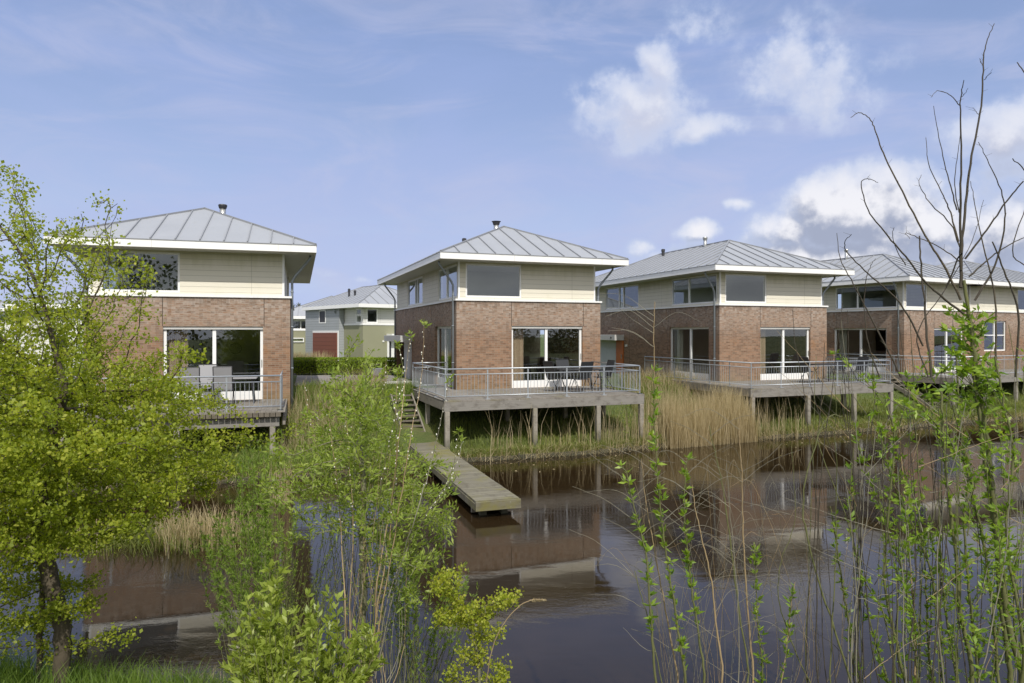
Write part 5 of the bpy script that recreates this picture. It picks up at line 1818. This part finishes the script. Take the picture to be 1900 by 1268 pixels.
def bedG(n):
    x = r_.uniform(-7.2, -3.4, n); y = poly_y(BANK, x) + r_.uniform(0, 7, n)
    P = np.stack([x, y, height(x, y)], 1)
    return P[outside_houses(P)]
P = bedG(14000)
blades('tall_grass', P, r_.uniform(.2, .6, len(P)), .014, 'grass_blade', lean=.35, tint=r_.random(len(P)) * .7 + .2, seed=24)
# reed clumps standing in the water, left
def clump(cx, cy, sx, sy):
    return lambda n: patch_pos(cx, cy, sx, sy, n)
o = reeds('reed_clump', 800, clump(-5.35, 11.9, .42, .25), .3, .8, w=.012, lean=.16, seed=25)
o = reeds('reed_clump', 70, clump(-4.9, 14.6, .10, .1), .6, 1.25, w=.014, lean=.08, seed=26)
o = reeds('reed_clump', 260, clump(-9.0, 12.0, 1.2, .4), .3, .9, w=.014, lean=.16, seed=27)
n = 2500
P = patch_pos(-6.0, 12.0, .9, .35, n)
blades('water_grass', P, r_.uniform(.1, .5, n), .013, 'bank_grass', lean=.45, tint=r_.random(n) * .7, seed=28)
# reeds by the garage across the road
def bedR(n):
    x = r_.uniform(-17.5, -10.4, n); y = r_.uniform(35.5, 40, n)
    return np.stack([x, y, 1.5 + 0 * x], 1)
reeds('reed_bed', 4200, bedR, .8, 1.25, w=.02, lean=.1, seed=29)
# dry weeds right of house A's drive and the corner between the second and third house
def bedM(n):
    x = r_.uniform(4.5, 8.2, n); y = poly_y(BANK, x) + r_.uniform(2.6, 7.5, n)
    P = np.stack([x, y, height(x, y)], 1)
    return P[outside_houses(P)]
reeds('dry_grass', 2600, bedM, .3, .8, w=.014, lean=.25, seed=30, tint=(0, .7))
P = bedM(5000)
blades('tall_grass', P, r_.uniform(.15, .5, len(P)), .016, 'grass_blade', lean=.35, tint=r_.random(len(P)) * .7 + .2, seed=31)

# ---- small bushes on the far bank
def small_bush(base, h, w_, label, seed, n=500, leaf='willow_leaf', ll=.07, lw=.018, nst=9):
    random.seed(seed)
    b = Vector(base); b.z = gz(b.x, b.y)
    s2 = Shrub('sapling', b, label, 'sapling', 'saplings on the far bank')
    for i in range(nst):
        tip = b + Vector((random.gauss(0, w_), random.gauss(0, w_ * .6), h * random.uniform(.6, 1)))
        L, _ = s2.stem([b, b.lerp(tip, .5) + Vector((random.gauss(0, .04), 0, .05)), tip], .010, .003, 'shoot_green', ground=False, wob=.005, sides=4)
        s2.tufts(L, .3, 1.0, h * nst / n * 3, 4, ll, lw, up=.7, spread=.6)
    return s2.finish(leaf, seed=seed)


def at_ground(px, py, Y):
    p = P3(px, py, Y)
    return (p.x, p.y, 0)


small_bush(at_ground(492, 840, 18.3), 1.15, .16, 'little leafy sapling under the right corner of the far left deck', 71, 260, nst=5)
small_bush(at_ground(620, 830, 17.6), 1.0, .40, 'bushy green sapling on the slope left of the jetty, lower one', 72, 1500, nst=26)
small_bush(at_ground(680, 800, 18.8), 1.15, .42, 'bushy green sapling on the slope between the first house and the steps', 73, 1800, nst=30)
small_bush(at_ground(590, 860, 17.4), .9, .4, 'low green bush at the water edge left of the jetty', 74, 900, nst=18)
small_bush(at_ground(1165, 800, 21.6), 1.5, .16, 'slim light green sapling in front of the right corner of the middle deck', 75, 380, nst=6)

# ---- hedge across the drive
hg = empty('clipped_hedge', (-8.5, 34.9, 1.5), radians(1.5), 'long low clipped green hedge across the drive in front of the olive house', 'hedge')
n = 15000
x = r_.uniform(-2.9, 3.1, n); y = r_.uniform(-.45, .45, n); z = .12 + r_.random(n) * .74
sf = r_.integers(0, 3, n)
y = np.where(sf == 0, -.45 + r_.normal(0, .03, n), y); z = np.where(sf == 1, .86 + r_.normal(0, .02, n), z); x = np.where(sf == 2, np.where(r_.random(n) < .5, -2.9, x), x)
tt = np.clip(r_.random(n) * .6 + np.where(z < .35, .4, 0) * r_.random(n), 0, 1)
leaf_mesh('leaves', np.stack([x, y, z], 1), r_.normal(size=(n, 3)) + np.array([0, -.6, .5]), .07, .05, 'hedge_leaf', hg, seed=9, tint=tt)
MB().box((-2.85, -.38, .16), (3.05, .38, .74)).build('core', 'twig_dark', hg)
for i in range(40):
    xx = -2.85 + i * .15
    pass
hs = MB()
for i in range(42):
    xx = -2.85 + i * .142 + random.gauss(0, .02)
    hs.tube([(xx, -.30, 0), (xx + random.gauss(0, .05), -.32, .30)], .012, 4, False)
hs.build('stem', 'twig_dark', hg)

# ---- bare-ish trees far away
def far_tree(px, py_top, Y, width, label, seed, base_z=1.5, n=260, leafn=6, trunk_r=.25):
    random.seed(seed)
    top = P3(px, py_top, Y)
    b = Vector((top.x, Y, base_z))
    H_ = top.z - base_z
    rr_ = np.random.default_rng(seed)
    at_ = rr_.normal(size=(n, 3)); at_ /= np.linalg.norm(at_, axis=1, keepdims=True); at_ *= rr_.random((n, 1)) ** .4
    at_ = at_ * np.array([width / 2, width / 2, H_ * .40]) + np.array([b.x, b.y, base_z + H_ * .60])
    tr_ = [tuple(b.lerp(b + Vector((0, 0, H_ * .35)), t)) for t in np.linspace(0, 1, 6)]
    nn, pp = colonize(tr_, at_, step=H_ * .035, infl=H_ * .5, kill=H_ * .045, iters=60, up_bias=.25, seed=seed, jitter=.15)
    t_ = empty('tree', b, 0, label, 'tree', 'trees beyond the houses')
    mb = MB(); rd_, _ = tree_mesh(mb, nn - np.array(b), pp, r_tip=.02, power=2.2, rmax=trunk_r, sides=5)
    mb.build('trunk', 'twig_dark', t_, True)
    pos, dr, ii = rosettes(nn - np.array(b), pp, rd_, .07, leafn, seed, spread=1.0, along=.3)
    leaf_mesh('crown', pos + rr_.normal(size=pos.shape) * .15, dr, rr_.uniform(.12, .28, len(ii)), .12, 'far_leaf', t_, seed=seed)
    return t_


far_tree(551, 560, 85, 4.0, 'airy bare tree on the skyline just right of the far left house', 81, leafn=3)
far_tree(569, 564, 88, 3.2, 'small airy tree on the skyline left of the olive house roof', 82, leafn=3)
far_tree(633, 548, 95, 3.0, 'treetop peeping over the roof of the olive house', 83, leafn=5)
far_tree(536, 580, 90, 3.5, 'low airy tree half hidden by the far left house', 84, leafn=4)

# ---- belt of trees behind the viewpoint: it shows in the window panes
n = 22000
r_ = np.random.default_rng(91)
x = r_.uniform(-75, 75, n)
hgt = 4.6 + 1.4 * np.sin(x * .23) + 1.0 * np.sin(x * .61 + 1) + 7.5 * np.exp(-((x + 6) / 11) ** 2)
z = .2 + r_.random(n) ** .8 * hgt
y = -26 + r_.normal(0, 1.6, n)
tb = leaf_mesh('wood', np.stack([x, y, z], 1), r_.normal(size=(n, 3)), .42, .3, 'far_leaf', None, seed=92)
tag(tb, None, None, None, 'stuff')
